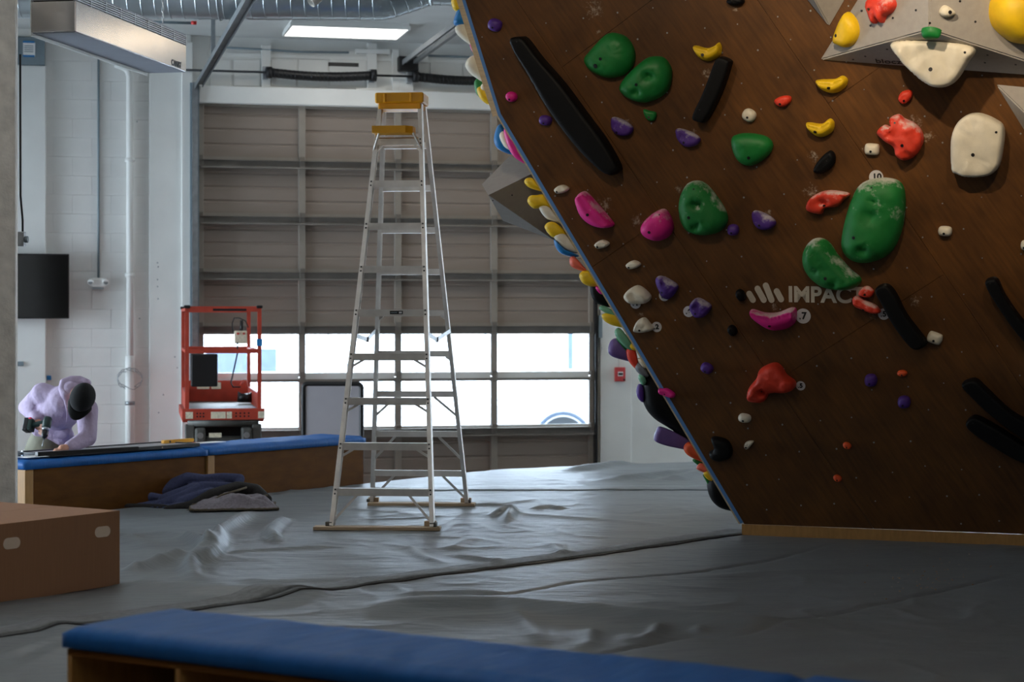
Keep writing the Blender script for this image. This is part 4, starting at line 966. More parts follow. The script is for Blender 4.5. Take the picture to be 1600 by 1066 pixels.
# cap: crown dome, brim, button
cp_ = MB(); n = 28; v = []; f = []
cc = hdc + crown*.012
for i in range(12):
    th = math.radians(100)*(1-i/11)
    for j in range(n):
        ph = 2*math.pi*j/n; p = Vector((.094*math.sin(th)*math.cos(ph), .112*math.sin(th)*math.sin(ph), .118*math.cos(th))); v.append(cc + RH @ p)
for i in range(11):
    for j in range(n): f.append((i*n+j, i*n+(j+1) % n, (i+1)*n+(j+1) % n, (i+1)*n+j))
cpo = cp_.add(v, f, True).build('cap', 'cap', pe); md = cpo.modifiers.new('thickness', 'SOLIDIFY'); md.thickness = .004
br = MB(); v = []; f = []
for i in range(6):
    for j in range(15):
        a = math.radians(-68+136*j/14); r = 1 + .62*math.cos(a)*(i/5)
        p = Vector((.096*math.sin(a)*(1+.05*i/5), .110*math.cos(a)*r, -.012-.02*(math.sin(a)**2)*(i/5)-.004*i)); v.append(cc + RH @ p)
for i in range(5):
    for j in range(14): f.append((i*15+j, i*15+j+1, (i+1)*15+j+1, (i+1)*15+j))
bo = br.add(v, f, True).build('brim', 'cap', cpo); md = bo.modifiers.new('thickness', 'SOLIDIFY'); md.thickness = .004
MB().ell(cc+crown*.119, .008, .008, .004, RH, 10, 6).build('cap_button', 'cap', cpo)
# cordless drill held in the hand: bit points down to the bench
ax = (q3(72,684,14.62)-q3(75,655,14.68)).normalized(); top = P(75,654,14.68); 
dl = empty('cordless_drill', frame(top, (-.9,.25,0), -ax), 'dark green cordless drill with a red battery in the hand', 'drill')
# local -z is the bit direction, +x towards the handle
def lathe(prof, n=16): 
    mb = MB(); mb.add([(r*math.cos(2*math.pi*k/n), r*math.sin(2*math.pi*k/n), z) for r, z in prof for k in range(n)], [(i*n+k, i*n+(k+1) % n, (i+1)*n+(k+1) % n, (i+1)*n+k) for i in range(len(prof)-1) for k in range(n)], True); return mb
lathe([(.001,.012),(.024,.010),(.032,-.004),(.034,-.04),(.034,-.07),(.028,-.078),(.001,-.08)]).build('motor_housing', 'drill_g', dl)
lathe([(.001,-.072),(.029,-.074),(.029,-.092),(.026,-.096),(.001,-.096)]).build('collar', 'galv', dl)
lathe([(.001,-.094),(.025,-.097),(.024,-.135),(.012,-.160),(.001,-.162)]).build('chuck', 'black', dl)
lathe([(.0015,-.16),(.004,-.16),(.0035,-.22),(.0005,-.225)], 8).build('bit', 'galv', dl)
MB().caps((.02,0,-.035), (.115,0,-.055), .022, .021, 12).build('grip', 'drill_g', dl)
MB().bbox(.108,.165,-.038,.038,-.105,-.012,.012).build('battery_mount', 'drill_g', dl)
bt = MB().bbox(.130,.185,-.040,.040,-.110,-.005,.014).build('battery', 'black', dl)
MB().bbox(.168,.1875,-.03,.03,-.085,-.045,.005).build('battery_label', 'drill_r', bt); MB().bbox(.118,.140,-.0405,.0405,-.02,-.006,.004).build('battery_latch', 'drill_r', bt)
MB().bbox(.035,.05,-.008,.008,-.075,-.052,.004).build('trigger', 'drill_r', dl)
from mathutils.geometry import delaunay_2d_cdt
# ================================================================== CLIMBING WALL
W0 = G(1157,836); W1 = G(1600,853); WU = (W1-W0); WU.z = 0; WU.normalize(); NH = Vector((WU.y, -WU.x, 0))
if NH.y > 0: NH = -NH
TH = math.radians(10); KZ = .072
WV = Vector((0,0,1))*math.cos(TH) + NH*math.sin(TH)
CO = Vector((W0.x, W0.y, KZ)); CM = frame(CO, WU, WV); CI = CM.inverted(); CN = CM.to_3x3() @ Vector((0,-1,0))   # CN: out of the wall
def pw(px, py, off=0.0): return CI @ hit(px, py, CO + CN*off, CN)
def w2(px, py): q = pw(px, py); return (q.x, q.z)
cw = empty('climbing_wall', CM, 'brown plywood climbing wall leaning over the mat', 'climbing wall')
topb = (CEIL-KZ-.04)/math.cos(TH)
k0, k1, k2 = w2(1157,820), w2(778,180), w2(722,0)
k0 = (k0[0], 0.0)
sl_ = (k2[0]-k1[0])/(k2[1]-k1[1]); kt = (k1[0]+sl_*(topb-k1[1]), topb)
AMAX = 4.6
FACE = [k0, (AMAX, 0.0), (AMAX, topb), kt, k1]
def clip(poly, n, c):        # keep points with n.p <= c
    out = []
    for i in range(len(poly)):
        p, q = poly[i], poly[(i+1) % len(poly)]; dp = n[0]*p[0]+n[1]*p[1]-c; dq = n[0]*q[0]+n[1]*q[1]-c
        if dp <= 0: out.append(p)
        if (dp < 0 < dq) or (dq < 0 < dp): t = dp/(dp-dq); out.append((p[0]+t*(q[0]-p[0]), p[1]+t*(q[1]-p[1])))
    return out
s1, s2 = w2(868,90), w2(1032,333); dd = Vector((s2[0]-s1[0], s2[1]-s1[1])).normalized(); pn_ = Vector((-dd.y, dd.x))
if pn_.x < 0: pn_ = -pn_
c1 = pn_.dot(Vector(s1)); c2 = pn_.dot(Vector(w2(1250,97))); SWD = c2-c1
x1_ = dd.dot(Vector(w2(945,55))); x2_ = dd.dot(Vector(w2(955,397))); 
if dd.y > 0: dd = -dd
def wall_material():
    m = mat('brown_stained_plywood', S(92,58,23), .42, var=.30, scale=3.2, bump=.12, bscale=60, spec=.4)
    nt = m.node_tree; N = nt.nodes; L = nt.links; b = N['Principled BSDF']; src = N[m['_ramp']]
    tc = N.new('ShaderNodeTexCoord')
    mp = N.new('ShaderNodeMapping'); mp.inputs['Rotation'].default_value = (0, math.radians(-56), 0)
    mq = N.new('ShaderNodeMapping'); mq.inputs['Scale'].default_value = (2.2, 1, 22); L.new(mp.outputs[0], mq.inputs[0])
    nz = N.new('ShaderNodeTexNoise'); nz.inputs['Scale'].default_value = 2.0; nz.inputs['Detail'].default_value = 8
    L.new(tc.outputs['Object'], mp.inputs[0]); L.new(mq.outputs[0], nz.inputs['Vector'])
    mr = N.new('ShaderNodeMapRange'); mr.inputs[1].default_value = .3; mr.inputs[2].default_value = .7; mr.inputs[3].default_value = .72; mr.inputs[4].default_value = 1.22; L.new(nz.outputs['Fac'], mr.inputs[0])
    ml = N.new('ShaderNodeMix'); ml.data_type = 'RGBA'; ml.blend_type = 'MULTIPLY'; ml.inputs[0].default_value = 1
    L.new(src.outputs['Color'], ml.inputs[6]); L.new(mr.outputs[0], ml.inputs[7])
    # chalk smears rubbed onto the plywood beside some holds
    ch = N.new('ShaderNodeTexNoise'); ch.inputs['Scale'].default_value = 38; ch.inputs['Detail'].default_value = 8; ch.inputs['Roughness'].default_value = .75; L.new(tc.outputs['Object'], ch.inputs['Vector'])
    acc = None
    for px, py, r in ((930,15,.16),(945,320,.14),(995,345,.10),(1105,115,.10),(1272,245,.10),(1268,300,.12),(1430,190,.12),(1450,215,.10),(1365,490,.08),(1430,470,.09),(982,190,.06),(1082,205,.06),(1200,333,.07),(1210,480,.07),(1060,295,.07),(935,50,.05),(1150,14,.05),(1348,232,.04),(1040,432,.05),(1000,492,.05)):
        q = pw(px, py); vm = N.new('ShaderNodeVectorMath'); vm.operation = 'DISTANCE'; vm.inputs[1].default_value = (q.x, 0, q.z); L.new(tc.outputs['Object'], vm.inputs[0])
        r_ = N.new('ShaderNodeMapRange'); r_.inputs[1].default_value = r; r_.inputs[2].default_value = r*.15; r_.inputs[4].default_value = .30; L.new(vm.outputs['Value'], r_.inputs[0])
        if acc is None: acc = r_.outputs[0]
        else:
            mx = N.new('ShaderNodeMath'); mx.operation = 'MAXIMUM'; L.new(acc, mx.inputs[0]); L.new(r_.outputs[0], mx.inputs[1]); acc = mx.outputs[0]
    ad = N.new('ShaderNodeMath'); ad.operation = 'ADD'; L.new(acc, ad.inputs[0]); L.new(ch.outputs['Fac'], ad.inputs[1])
    th = N.new('ShaderNodeMapRange'); th.inputs[1].default_value = .76; th.inputs[2].default_value = .94; th.inputs[4].default_value = .60; L.new(ad.outputs[0], th.inputs[0])
    mx = N.new('ShaderNodeMix'); mx.data_type = 'RGBA'; mx.inputs[7].default_value = S(205,195,180); L.new(th.outputs[0], mx.inputs[0]); L.new(ml.outputs[2], mx.inputs[6]); L.new(mx.outputs[2], b.inputs['Base Color'])
    return m
M['wallply'] = wall_material()
gap = .0012
inset = .022
FACE_IN = FACE
# move the left edge inwards for the blue edge strip
for a, b in ((k0, k1), (k1, kt)):
    n_ = Vector((-(b[1]-a[1]), b[0]-a[0])).normalized()
    if n_.x > 0: n_ = -n_
    FACE_IN = clip(FACE_IN, n_, n_.dot(Vector(a))-inset)
for s in range(-2, 5):
    strp = clip(clip(FACE_IN, pn_, c1+SWD*(s+1)-gap), -pn_, -(c1+SWD*s)-gap)
    if len(strp) < 3: continue
    off = (x1_ if s % 2 == 0 else x2_)
    if dd.dot(Vector(s2)-Vector(s1))*1 < 0: off = -off
    for t in range(-5, 6):
        pl_ = clip(clip(strp, dd, off+2.44*(t+1)-gap), -dd, -(off+2.44*t)-gap)
        if len(pl_) < 3: continue
        MB().prism(pl_, lambda u, v, d: (u, d, v), 0, .018).build('panel', 'wallply', cw)
MB().prism(FACE_IN, lambda u, v, d: (u, d, v), .019, .03).build('backing', 'ply_brown', cw)
# edge strips, kick board, side face
def edge_strip(name, m, a, b, i0, i1, y0, y1):
    n_ = Vector((-(b[1]-a[1]), b[0]-a[0])).normalized()
    if n_.x > 0: n_ = -n_
    A_, B_ = Vector(a), Vector(b); pl_ = [A_+n_*i0, B_+n_*i0, B_+n_*i1, A_+n_*i1]
    return MB().prism([tuple(p) for p in pl_], lambda u, v, d: (u, d, v), y0, y1).build(name, m, cw)
edge_strip('blue_edge', 'blue_tape', k0, k1, 0, -inset, -.001, .02); edge_strip('blue_edge', 'blue_tape', k1, kt, 0, -inset, -.001, .02)
edge_strip('ply_edge', 'ply', k0, k1, .018, -.02, .021, .05); edge_strip('ply_edge', 'ply', k1, kt, .045, -.02, .021, .06)
kb = (CI @ Vector((CO.x, CO.y, 0))); 
kp = MB(); 
kx = CM.to_3x3()
for_ = [CO + WU*0.012 + Vector((0,0,0)), CO + WU*AMAX]
a, b = for_; kv = []
for p in (a, b):
    for o_, z in ((0.0,0.0),(0.0,KZ-.002),(.05,KZ-.002),(.05,0.0)): kv.append(CI @ (Vector((p.x, p.y, z)) - NH*(o_-.012)))
kp.add(kv, [(0,1,2,3),(7,6,5,4),(0,4,5,1),(1,5,6,2),(2,6,7,3),(3,7,4,0)]).build('kick_board', 'ply_pale', cw)
SDIR = CI.to_3x3() @ Vector((.20,.98,0)).normalized()*2.2
def side_face(a, b):
    A_, B_ = Vector((a[0]+.004,.03,a[1])), Vector((b[0]+.004,.03,b[1])); v = [A_, B_, B_+SDIR, A_+SDIR]; o_ = Vector((.03,0,0))
    MB().add(v+[p+o_ for p in v], [(0,1,2,3),(7,6,5,4),(0,4,5,1),(1,5,6,2),(2,6,7,3),(3,7,4,0)]).build('side_panel', 'wallply', cw)
side_face(k0, k1); side_face(k1, kt)
# bolt holes (T-nuts) across the plywood
tn = MB()
for i in range(-30, 40):
    for j in range(-30, 30):
        p = Vector(s1) + dd*(i*.205+.1*(j % 2)) + pn_*(j*.205+.09)
        p += Vector((random.gauss(0,.012), random.gauss(0,.012)))
        ok = all(((p.x-a[0])*(b[1]-a[1])-(p.y-a[1])*(b[0]-a[0])) < -.05*math.hypot(b[0]-a[0],b[1]-a[1]) for a, b in zip(FACE, FACE[1:]+FACE[:1]))
        if ok and random.random() < .8:
            r = random.uniform(.004,.0065); n = 8
            tn.add([(p.x+r*math.cos(2*math.pi*k/n), -.0012, p.y+r*math.sin(2*math.pi*k/n)) for k in range(n)], [tuple(range(n))])
o = tn.build('bolt_holes', 'galv', cw); o['kind'] = 'stuff'
# ------------------------------------------------------------------ volumes
def volume(label, pts, faces, holes=()):
    c = sum((p for p in pts), Vector())/len(pts); c2_ = pw(0,0); c0 = CI @ c; c0.y = 0; o0 = CM @ c0
    mw = CM.copy(); mw.translation = o0; inv = mw.inverted()
    t = empty('grey_volume', mw, label, 'climbing volume', 'grey plywood volumes')
    bm = bmesh.new(); vs = [bm.verts.new(inv @ p) for p in pts]
    for f in faces: bm.faces.new([vs[i] for i in f])
    bmesh.ops.recalc_face_normals(bm, faces=bm.faces); bmesh.ops.bevel(bm, geom=bm.edges[:], offset=.008, segments=2, affect='EDGES')
    me = bpy.data.meshes.new('volume_shell'); bm.to_mesh(me); bm.free(); link('shell', me, 'vol_grey', t)
    return t
def wp(px, py, off=0.0): return hit(px, py, CO + CN*off, CN)
V = [wp(1280,94), wp(1452,47,.42), wp(1690,124), wp(1420,-130), wp(1690,-130), wp(1452,-110,.42)]
vol1 = volume('large grey volume with a dark underside at the top right', V, [(0,1,5,3),(1,2,4,5),(0,2,1),(3,5,4),(0,3,4,2)])
def plane_frame(a, b, c):     # frame lying in the plane abc, -y out towards the viewer
    n = (b-a).cross(c-a).normalized()
    if n.y > 0: n = -n
    ex = WU - n*WU.dot(n); ex.normalize(); ez = ex.cross(-n)*-1
    ez = (-n).cross(ex)*-1 if False else (n.cross(ex))
    if ez.z < 0: ez = -ez
    m = Matrix((ex, -n, ez)).transposed().to_4x4(); m.translation = a
    return (a, n, m)
PF = (CO, CN, CM)
PL = plane_frame(V[0], V[1], V[5]); PR = plane_frame(V[1], V[2], V[5]); PD = plane_frame(V[0], V[1], V[2])
mB_ = CM.copy(); mB_.translation = CO + CN*.17; PB = (CO + CN*.17, CN, mB_)
def vdots(fr, lst):
    for px, py in lst:
        p = hit(px, py, fr[0], fr[1]); inv = vol1.matrix_world.inverted(); a = inv @ (p - fr[1]*.004); b = inv @ (p + fr[1]*.0012); MB().cyl(a, b, .007, 10).build('bolt_hole', 'black', vol1)
vdots(PL, ((1346,17),(1431,16),(1395,28),(1360,40))); vdots(PR, ((1500,2),(1524,34),(1453,36))); vdots(PD, ((1386,77),(1352,88),(1333,93),(1543,86),(1539,98),(1587,101)))
p = hit(1388, 96, PD[0], PD[1]); mw = PD[2].copy(); mw.translation = p + PD[1]*.002
tx = text('blocz', 'lettering', 'ink', vol1, vol1.matrix_world.inverted() @ mw @ TXT, .075)
T2 = [wp(1296,43), wp(1205,-70), wp(1362,-70), wp(1268,-8,.16)]
volume('grey volume pointing down at the top edge of the wall', T2, [(0,1,3),(0,3,2),(1,2,3),(0,2,1)])
T3 = [wp(1554,130), wp(1760,150), wp(1665,310), wp(1650,225,.22)]
volume('grey volume cut by the right edge of the photo', T3, [(0,3,1),(0,2,3),(1,3,2),(0,1,2)])
# ------------------------------------------------------------------ holds
def smooth(poly, k=4):
    n = len(poly); out = []
    for i in range(n):
        p0, p1, p2, p3 = (Vector(poly[(i+d) % n]) for d in (-1,0,1,2))
        for s in range(k):
            t = s/k; out.append(.5*((2*p1)+(-p0+p2)*t+(2*p0-5*p1+4*p2-p3)*t*t+(-p0+3*p1-3*p2+p3)*t**3))
    return out
PROF = {'dome': [(1,-.04),(1,.18),(.97,.38),(.90,.58),(.78,.76),(.60,.90),(.38,.98),(.15,1),(0,1)],
        'plate': [(1,-.04),(1,.45),(.98,.72),(.93,.90),(.84,.98),(.6,1),(.3,1),(0,1)],
        'rock': [(1,-.04),(1,.30),(.95,.55),(.82,.80),(.62,.92),(.38,1.0),(.15,.96),(0,.98)],
        'jug': [(1,-.04),(1,.12),(.93,.35),(.80,.62),(.62,.85),(.42,1.0),(.22,.98),(0,.95)]}
def near_spine(p, sp):
    if len(sp) == 1: return Vector(sp[0])
    best = None
    for a, b in zip(sp, sp[1:]):
        a, b = Vector(a), Vector(b); d = b-a; t = max(0, min(1, (p-a).dot(d)/d.length_squared)); q = a+d*t
        if best is None or (q-p).length < best[0]: best = ((q-p).length, q)
    return best[1]
def ellipse(cx, cy, rx, ry, rot=0, n=10, sq=1.0):
    o = []
    for i in range(n):
        t = 2*math.pi*i/n; c, s = math.cos(t), math.sin(t)
        x = rx*math.copysign(abs(c)**sq, c); y = ry*math.copysign(abs(s)**sq, s); r = math.radians(rot)
        o.append((cx+x*math.cos(r)-y*math.sin(r), cy+x*math.sin(r)+y*math.cos(r)))
    return o
HN = [0]
def hold(label, col, outline, h, spine=None, prof='dome', rough=0.0, bolts=(), fr=PF, group=None, name='climbing_hold', dents=(), k=4, cracks=0):
    o0, n0, m0 = fr; inv0 = m0.inverted(); HN[0] += 1; sd_ = HN[0]*1.37
    loc = lambda p: (lambda q: Vector((q.x, q.z)))(inv0 @ hit(p[0], p[1], o0, n0))
    pts = smooth([loc(p) for p in outline], k); c = sum(pts, Vector((0,0)))/len(pts)
    spn = [loc(p) for p in spine] if spine else [c]
    n = len(pts); rows = PROF[prof]
    def hz(q, hh):
        z = h*hh
        if rough and hh > 0:
            nv = Vector((q.x*16+sd_, q.y*16, sd_)); z *= 1+rough*noise.noise(nv)+.6*rough*noise.noise(nv*2.3)
        for dx, dy, dr, dh in dents:
            e = q-loc((dx, dy)); z -= 1.3*dh*math.exp(-((e.x/(dr*1.6))**2+(e.y/dr)**2)*1.4)*(hh > .3)
        return z
    v = []; f = []
    wall_rows = [r for r in rows if r[0] == 1]
    for s_, hh in wall_rows:
        for p in pts: v.append((p.x-c.x, -hz(p, hh), p.y-c.y))
    for j in range(n): f.append((j, (j+1) % n, n+(j+1) % n, n+j))
    co = [p.copy() for p in pts]; hs = [hz(p, wall_rows[-1][1]) for p in pts]
    for s_, hh in rows:
        if s_ == 1: continue
        for p in pts:
            t = near_spine(p, spn); q = t + (p-t)*s_; co.append(q); hs.append(hz(q, hh))
    cv, ce, cf, ov, oe, of_ = delaunay_2d_cdt(co, [(j, (j+1) % n) for j in range(n)], [], 1, 4e-4)
    kk = len(v)
    for q, src in zip(cv, ov): v.append((q.x-c.x, -hs[src[0]] if src else -h*.5, q.y-c.y))
    f += [tuple(kk+i for i in t) for t in cf]
    mb = MB().add(v, f, True); mw = m0.copy(); mw.translation = m0 @ Vector((c.x, 0, c.y))
    o = mb.build(name, HM[col]); o.matrix_world = mw; tag(o, label, 'climbing hold', group or (col.replace('_ch','')+' climbing holds'))
    bv = BVHTree.FromPolygons([Vector(x) for x in [p.co for p in o.data.vertices]], [tuple(p.vertices) for p in o.data.polygons])
    for b in bolts:
        r = b[2]*1.25 if len(b) > 2 else .0105
        q = loc(b[:2])-c; hp_, nn, ii, ds = bv.ray_cast(Vector((q.x, -1.0, q.y)), Vector((0,1,0)))
        if hp_ is None: continue
        if nn.y > 0: nn = -nn
        MB().cyl(hp_-nn*.004, hp_+nn*.0012, r, 12).build('bolt_hole', 'black', o)
    return o
# greens
hold('upper left green rounded hold with a flat pale rim', 'green', [(914,92),(925,77),(945,56),(960,51),(980,58),(991,75),(993,90),(988,105),(975,117),(955,122),(935,117),(920,106)], .10, [(948,95),(962,82)], 'dome', .08, [(945,91),(937,102,.012)])
hold('green rounded hold with two dark pockets right of the upper one', 'green', [(969,136),(980,118),(1005,95),(1020,88),(1038,90),(1049,105),(1050,122),(1045,140),(1030,153),(1010,160),(990,157),(975,148)], .10, [(1003,135),(1020,118)], 'dome', .08, [(1001,131)], dents=((1018,118,.02,.04),(1000,143,.018,.03)))
hold('tiny green triangular foothold', 'green', [(1006,171),(1016,173),(1026,176),(1024,187),(1016,189),(1009,183)], .035, None, 'rock', .1, [(1016,183,.006)])
hold('green shield shaped hold with a chalk mark', 'green', [(1144,216),(1155,209),(1175,208),(1198,213),(1208,224),(1205,238),(1190,252),(1172,259),(1155,252),(1146,235)], .085, [(1170,228),(1182,230)], 'dome', .05, [(1174,245)])
hold('green pocketed hold beside the round pink one', 'green_ch', [(1062,325),(1065,305),(1075,287),(1090,282),(1105,288),(1125,312),(1137,335),(1135,352),(1120,364),(1095,367),(1075,360),(1065,345)], .12, [(1092,315),(1105,340)], 'dome', .06, [(1083,337),(1090,293,.005)], dents=((1095,318,.022,.045),(1093,352,.02,.045)))
hold('largest green pocketed hold under the number ten tag', 'green_ch', [(1316,385),(1320,350),(1332,310),(1345,288),(1365,279),(1390,278),(1408,285),(1415,305),(1413,345),(1402,380),(1385,400),(1355,410),(1330,405)], .15, [(1375,315),(1360,370)], 'dome', .05, [(1340,367),(1367,290,.005)], dents=((1362,335,.03,.05),(1370,313,.02,.025),(1352,388,.025,.05)))
hold('green curved hold covering the end of the white lettering', 'green_ch', [(1254,405),(1258,388),(1270,374),(1285,372),(1298,380),(1310,398),(1330,420),(1346,435),(1340,447),(1320,453),(1290,450),(1270,438),(1258,422)], .12, [(1278,395),(1295,418),(1318,440)], 'jug', .06, [(1295,431)], dents=((1280,420,.016,.03),(1305,442,.016,.03)))
hold('thin green sliver hold on the apex of the grey volume', 'green', [(1440,45),(1455,42),(1471,47),(1466,52),(1450,53)], .05, [(1448,48),(1464,48)], 'dome', 0, (), PD)
# yellows
ban = 'yellow banana shaped jug '
hold(ban+'above the black bar at the top', 'yellow', [(1084,74),(1089,71),(1105,75),(1118,71),(1124,66),(1128,73),(1126,86),(1115,94),(1103,95),(1092,89)], .075, [(1091,76),(1106,81),(1121,74)], 'jug', 0, [(1102,85)])
hold(ban+'under the large grey volume', 'yellow', [(1275,127),(1283,124),(1305,123),(1317,118),(1325,124),(1322,135),(1310,144),(1297,145),(1283,139)], .075, [(1283,129),(1302,131),(1316,125)], 'jug', 0, [(1298,137)])
hold(ban+'right of the green shield', 'yellow', [(1260,193),(1266,191),(1285,193),(1297,185),(1304,191),(1302,204),(1290,213),(1277,213),(1265,204)], .075, [(1267,196),(1283,200),(1297,192)], 'jug', 0, [(1277,205)])
hold('yellow teardrop hold on the left face of the volume', 'yellow', [(1306,65),(1309,50),(1323,22),(1330,20),(1340,33),(1343,50),(1337,66),(1325,74),(1312,70)], .07, [(1328,38),(1325,58)], 'dome', 0, [(1317,55),(1310,66,.005)], PL)
hold('big round yellow sloper cut by the right edge', 'yellow', [(1545,15),(1550,40),(1570,60),(1590,68),(1620,66),(1640,40),(1640,0),(1615,-22),(1575,-22),(1552,-8)], .20, None, 'dome', 0, [(1593,35,.012)], PR)
# reds
hold('red melted looking hold on the left face of the volume', 'red_ch', [(1358,2),(1375,-6),(1395,-4),(1401,8),(1394,20),(1386,25),(1381,36),(1375,28),(1369,37),(1362,22)], .07, [(1375,8),(1388,10)], 'rock', .25, [(1369,14)], PL)
hold('small red hold left of the yellow banana jugs', 'red', [(1211,156),(1222,150),(1235,150),(1236,159),(1224,167),(1213,163)], .045, None, 'rock', .1, [(1221,162,.006)])
hold('small red hold above the large chalky red one', 'red', [(1404,153),(1410,143),(1424,141),(1425,152),(1414,162),(1406,159)], .045, None, 'rock', .1, [(1414,157,.006)])
hold('large chalky red hold with lobed arms', 'red_ch', [(1371,207),(1382,195),(1393,197),(1392,184),(1405,178),(1415,185),(1430,192),(1441,205),(1443,222),(1432,242),(1415,250),(1402,243),(1397,229),(1384,220)], .11, [(1395,208),(1415,215),(1418,232)], 'rock', .22, [(1414,225),(1402,190,.005)])
hold('red flake hold with a cavity left of the biggest green hold', 'red_ch', [(1262,328),(1265,312),(1280,301),(1300,297),(1328,302),(1320,312),(1310,322),(1290,325),(1284,334)], .085, [(1272,312),(1295,305),(1315,304)], 'rock', .18, [(1290,320)], dents=((1288,316,.02,.04),))
hold('small red hold above the sliced red one by the lettering', 'red_ch', [(1342,457),(1348,449),(1357,447),(1366,455),(1360,464),(1345,462)], .05, None, 'rock', .15, [(1353,459,.006)])
hold('sliced red hold beside the black bar under the lettering', 'red_ch', [(1333,466),(1340,462),(1355,470),(1370,477),(1377,487),(1365,489),(1345,482),(1335,476)], .07, [(1342,470),(1365,482)], 'rock', .2, [(1351,482,.006)])
hold('big red folded jug low on the wall', 'red', [(1170,622),(1172,605),(1185,588),(1190,575),(1210,566),(1222,572),(1230,585),(1243,595),(1243,605),(1230,612),(1205,613),(1195,626),(1178,627)], .12, [(1188,605),(1205,586),(1225,592)], 'rock', .15, [(1193,609)], dents=((1195,610,.022,.06),))
for x, y, lab in ((1410,583,'tiny orange screw on foothold beside the purple knobs'),(1324,696,'tiny orange foothold low in the middle of the wall'),(1309,747,'lowest tiny orange foothold')):
    hold(lab, 'orange', ellipse(x, y, 8 if x == 1410 else 7, 5, 25 if x != 1410 else 0), .032, None, 'rock', .2, [(x, y+2, .004)])
# pinks
hold('pink half moon jug near the left edge of the wall', 'pink_ch', [(900,315),(903,305),(912,299),(920,302),(938,322),(955,342),(960,352),(945,356),(925,352),(908,338)], .10, [(914,307),(930,325),(950,348)], 'jug', 0, [(925,333,.008),(907,305,.004)])
hold('round pink hold left of the pocketed green one', 'pink_ch', [(1003,360),(1006,348),(1020,334),(1038,326),(1048,337),(1053,355),(1045,370),(1028,376),(1010,370)], .11, [(1026,350),(1033,348)], 'dome', 0, [(1021,360,.008),(1036,333,.004)])
hold('pink smile shaped jug under the white lettering', 'pink_ch', [(1173,486),(1178,483),(1195,488),(1215,488),(1238,480),(1245,485),(1243,503),(1230,513),(1208,516),(1190,508),(1178,497)], .10, [(1180,488),(1205,495),(1238,488)], 'jug', 0, [(1207,506,.008)])
hold('small pink knob near the upper left edge', 'pink', ellipse(800,151,9,8,20), .045, None, 'dome', 0, [(799,155,.006)])
hold('tiny pink double knob on the left edge of the wall', 'pink', [(1030,607),(1036,607),(1044,607),(1055,615),(1053,621),(1040,618),(1031,614)], .045, [(1036,611),(1048,616)], 'rock', .15, [(1041,614,.004)])
# purples
for x, y, rx, ry, rot, lab in ((774,39,11,10,20,'purple knob at the top left of the wall'),(853,188,10,8,10,'purple knob left of the long black beam'),(1146,359,9,9,0,'small purple knob right of the green pocketed hold'),(1105,575,10,8,30,'purple knob low near the left edge'),(1361,594,10,10,0,'left purple knob low on the wall'),(1413,628,10,10,0,'right purple knob low on the wall')):
    hold(lab, 'purple', ellipse(x, y, rx, ry, rot, 8, .8), .045, None, 'dome', .1, [(x-1, y+4, .005)])
hold('chalky purple incut right of the long black beam', 'purple_ch', [(956,186),(963,183),(980,190),(990,200),(985,210),(970,212),(958,203)], .055, [(966,195),(980,203)], 'rock', .2, [(967,206,.006)])
hold('chalky purple incut below the black bar', 'purple_ch', [(1057,203),(1066,201),(1085,208),(1095,217),(1088,227),(1072,229),(1060,218)], .055, [(1068,212),(1085,219)], 'rock', .2, [(1071,222,.006)])
hold('chalky purple incut below the green shield', 'purple_ch', [(1176,332),(1185,329),(1205,338),(1213,348),(1205,357),(1188,358),(1178,347)], .055, [(1187,341),(1203,350)], 'rock', .2, [(1189,351,.006)])
hold('upper of two split purple holds near the left edge', 'purple_ch', [(1026,435),(1035,431),(1055,441),(1060,450),(1048,466),(1037,464),(1029,450)], .07, [(1038,442),(1048,452)], 'rock', .22, [(1038,455,.005)])
hold('lower of two split purple holds beside the number six tag', 'purple_ch', [(1079,477),(1090,465),(1108,473),(1112,481),(1100,495),(1085,493)], .07, [(1090,475),(1100,483)], 'rock', .22, [(1090,488,.005)])
# whites
for x, y, rx, ry, rot, sq, lab in ((1171,180,11,10,30,.85,'white rounded foothold above the green shield'),(1363,233,12,9,3,.55,'white rounded square foothold left of the large red hold'),(1477,361,11,8,3,.7,'white foothold right of the biggest green hold'),(1461,528,12,9,20,.55,'white foothold at the foot of the black bar'),(1164,653,10,7,10,.8,'white foothold below the big red jug'),(1602,383,7,8,0,.8,'white foothold cut by the right edge')):
    hold(lab, 'white', ellipse(x, y, rx, ry, rot, 10, sq), .045, None, 'dome', .03, [(x-1, y+3, .006)])
for x, y, lab in ((878,295,'small white shell hold nearest the left edge'),(941,381,'small white shell hold below the pink half moon'),(990,413,'small white shell hold above the wrinkled white one')):
    hold(lab, 'white', [(x-11,y+1),(x-4,y-5),(x+4,y-6),(x+12,y-1),(x+6,y+5),(x-6,y+7)], .045, [(x-3,y+1),(x+5,y)], 'rock', .15, [(x-5,y+4,.006)])
hold('wrinkled white hold with a number tag below it', 'white', [(976,462),(985,451),(1000,446),(1018,462),(1010,473),(990,474),(980,470)], .07, [(990,461),(1005,463)], 'rock', .2)
hold('white twisted hold beside the number two tag', 'white', [(992,512),(998,500),(1008,496),(1016,504),(1022,514),(1005,519),(993,518)], .065, [(1000,508),(1010,510)], 'rock', .22, [(1003,514,.006)])
hold('tiny white pointed foothold low beside the black crescent', 'white', [(1163,697),(1167,690),(1178,689),(1173,697),(1167,702)], .035, None, 'rock', .1, [(1167,698,.005)])
hold('large cream slab hold at the upper right', 'white', [(1489,262),(1488,220),(1495,195),(1510,180),(1530,176),(1555,185),(1570,200),(1567,240),(1560,262),(1545,273),(1515,275),(1497,270)], .13, [(1525,205),(1526,245)], 'plate', .09, [(1524,239,.009),(1560,204,.006)])
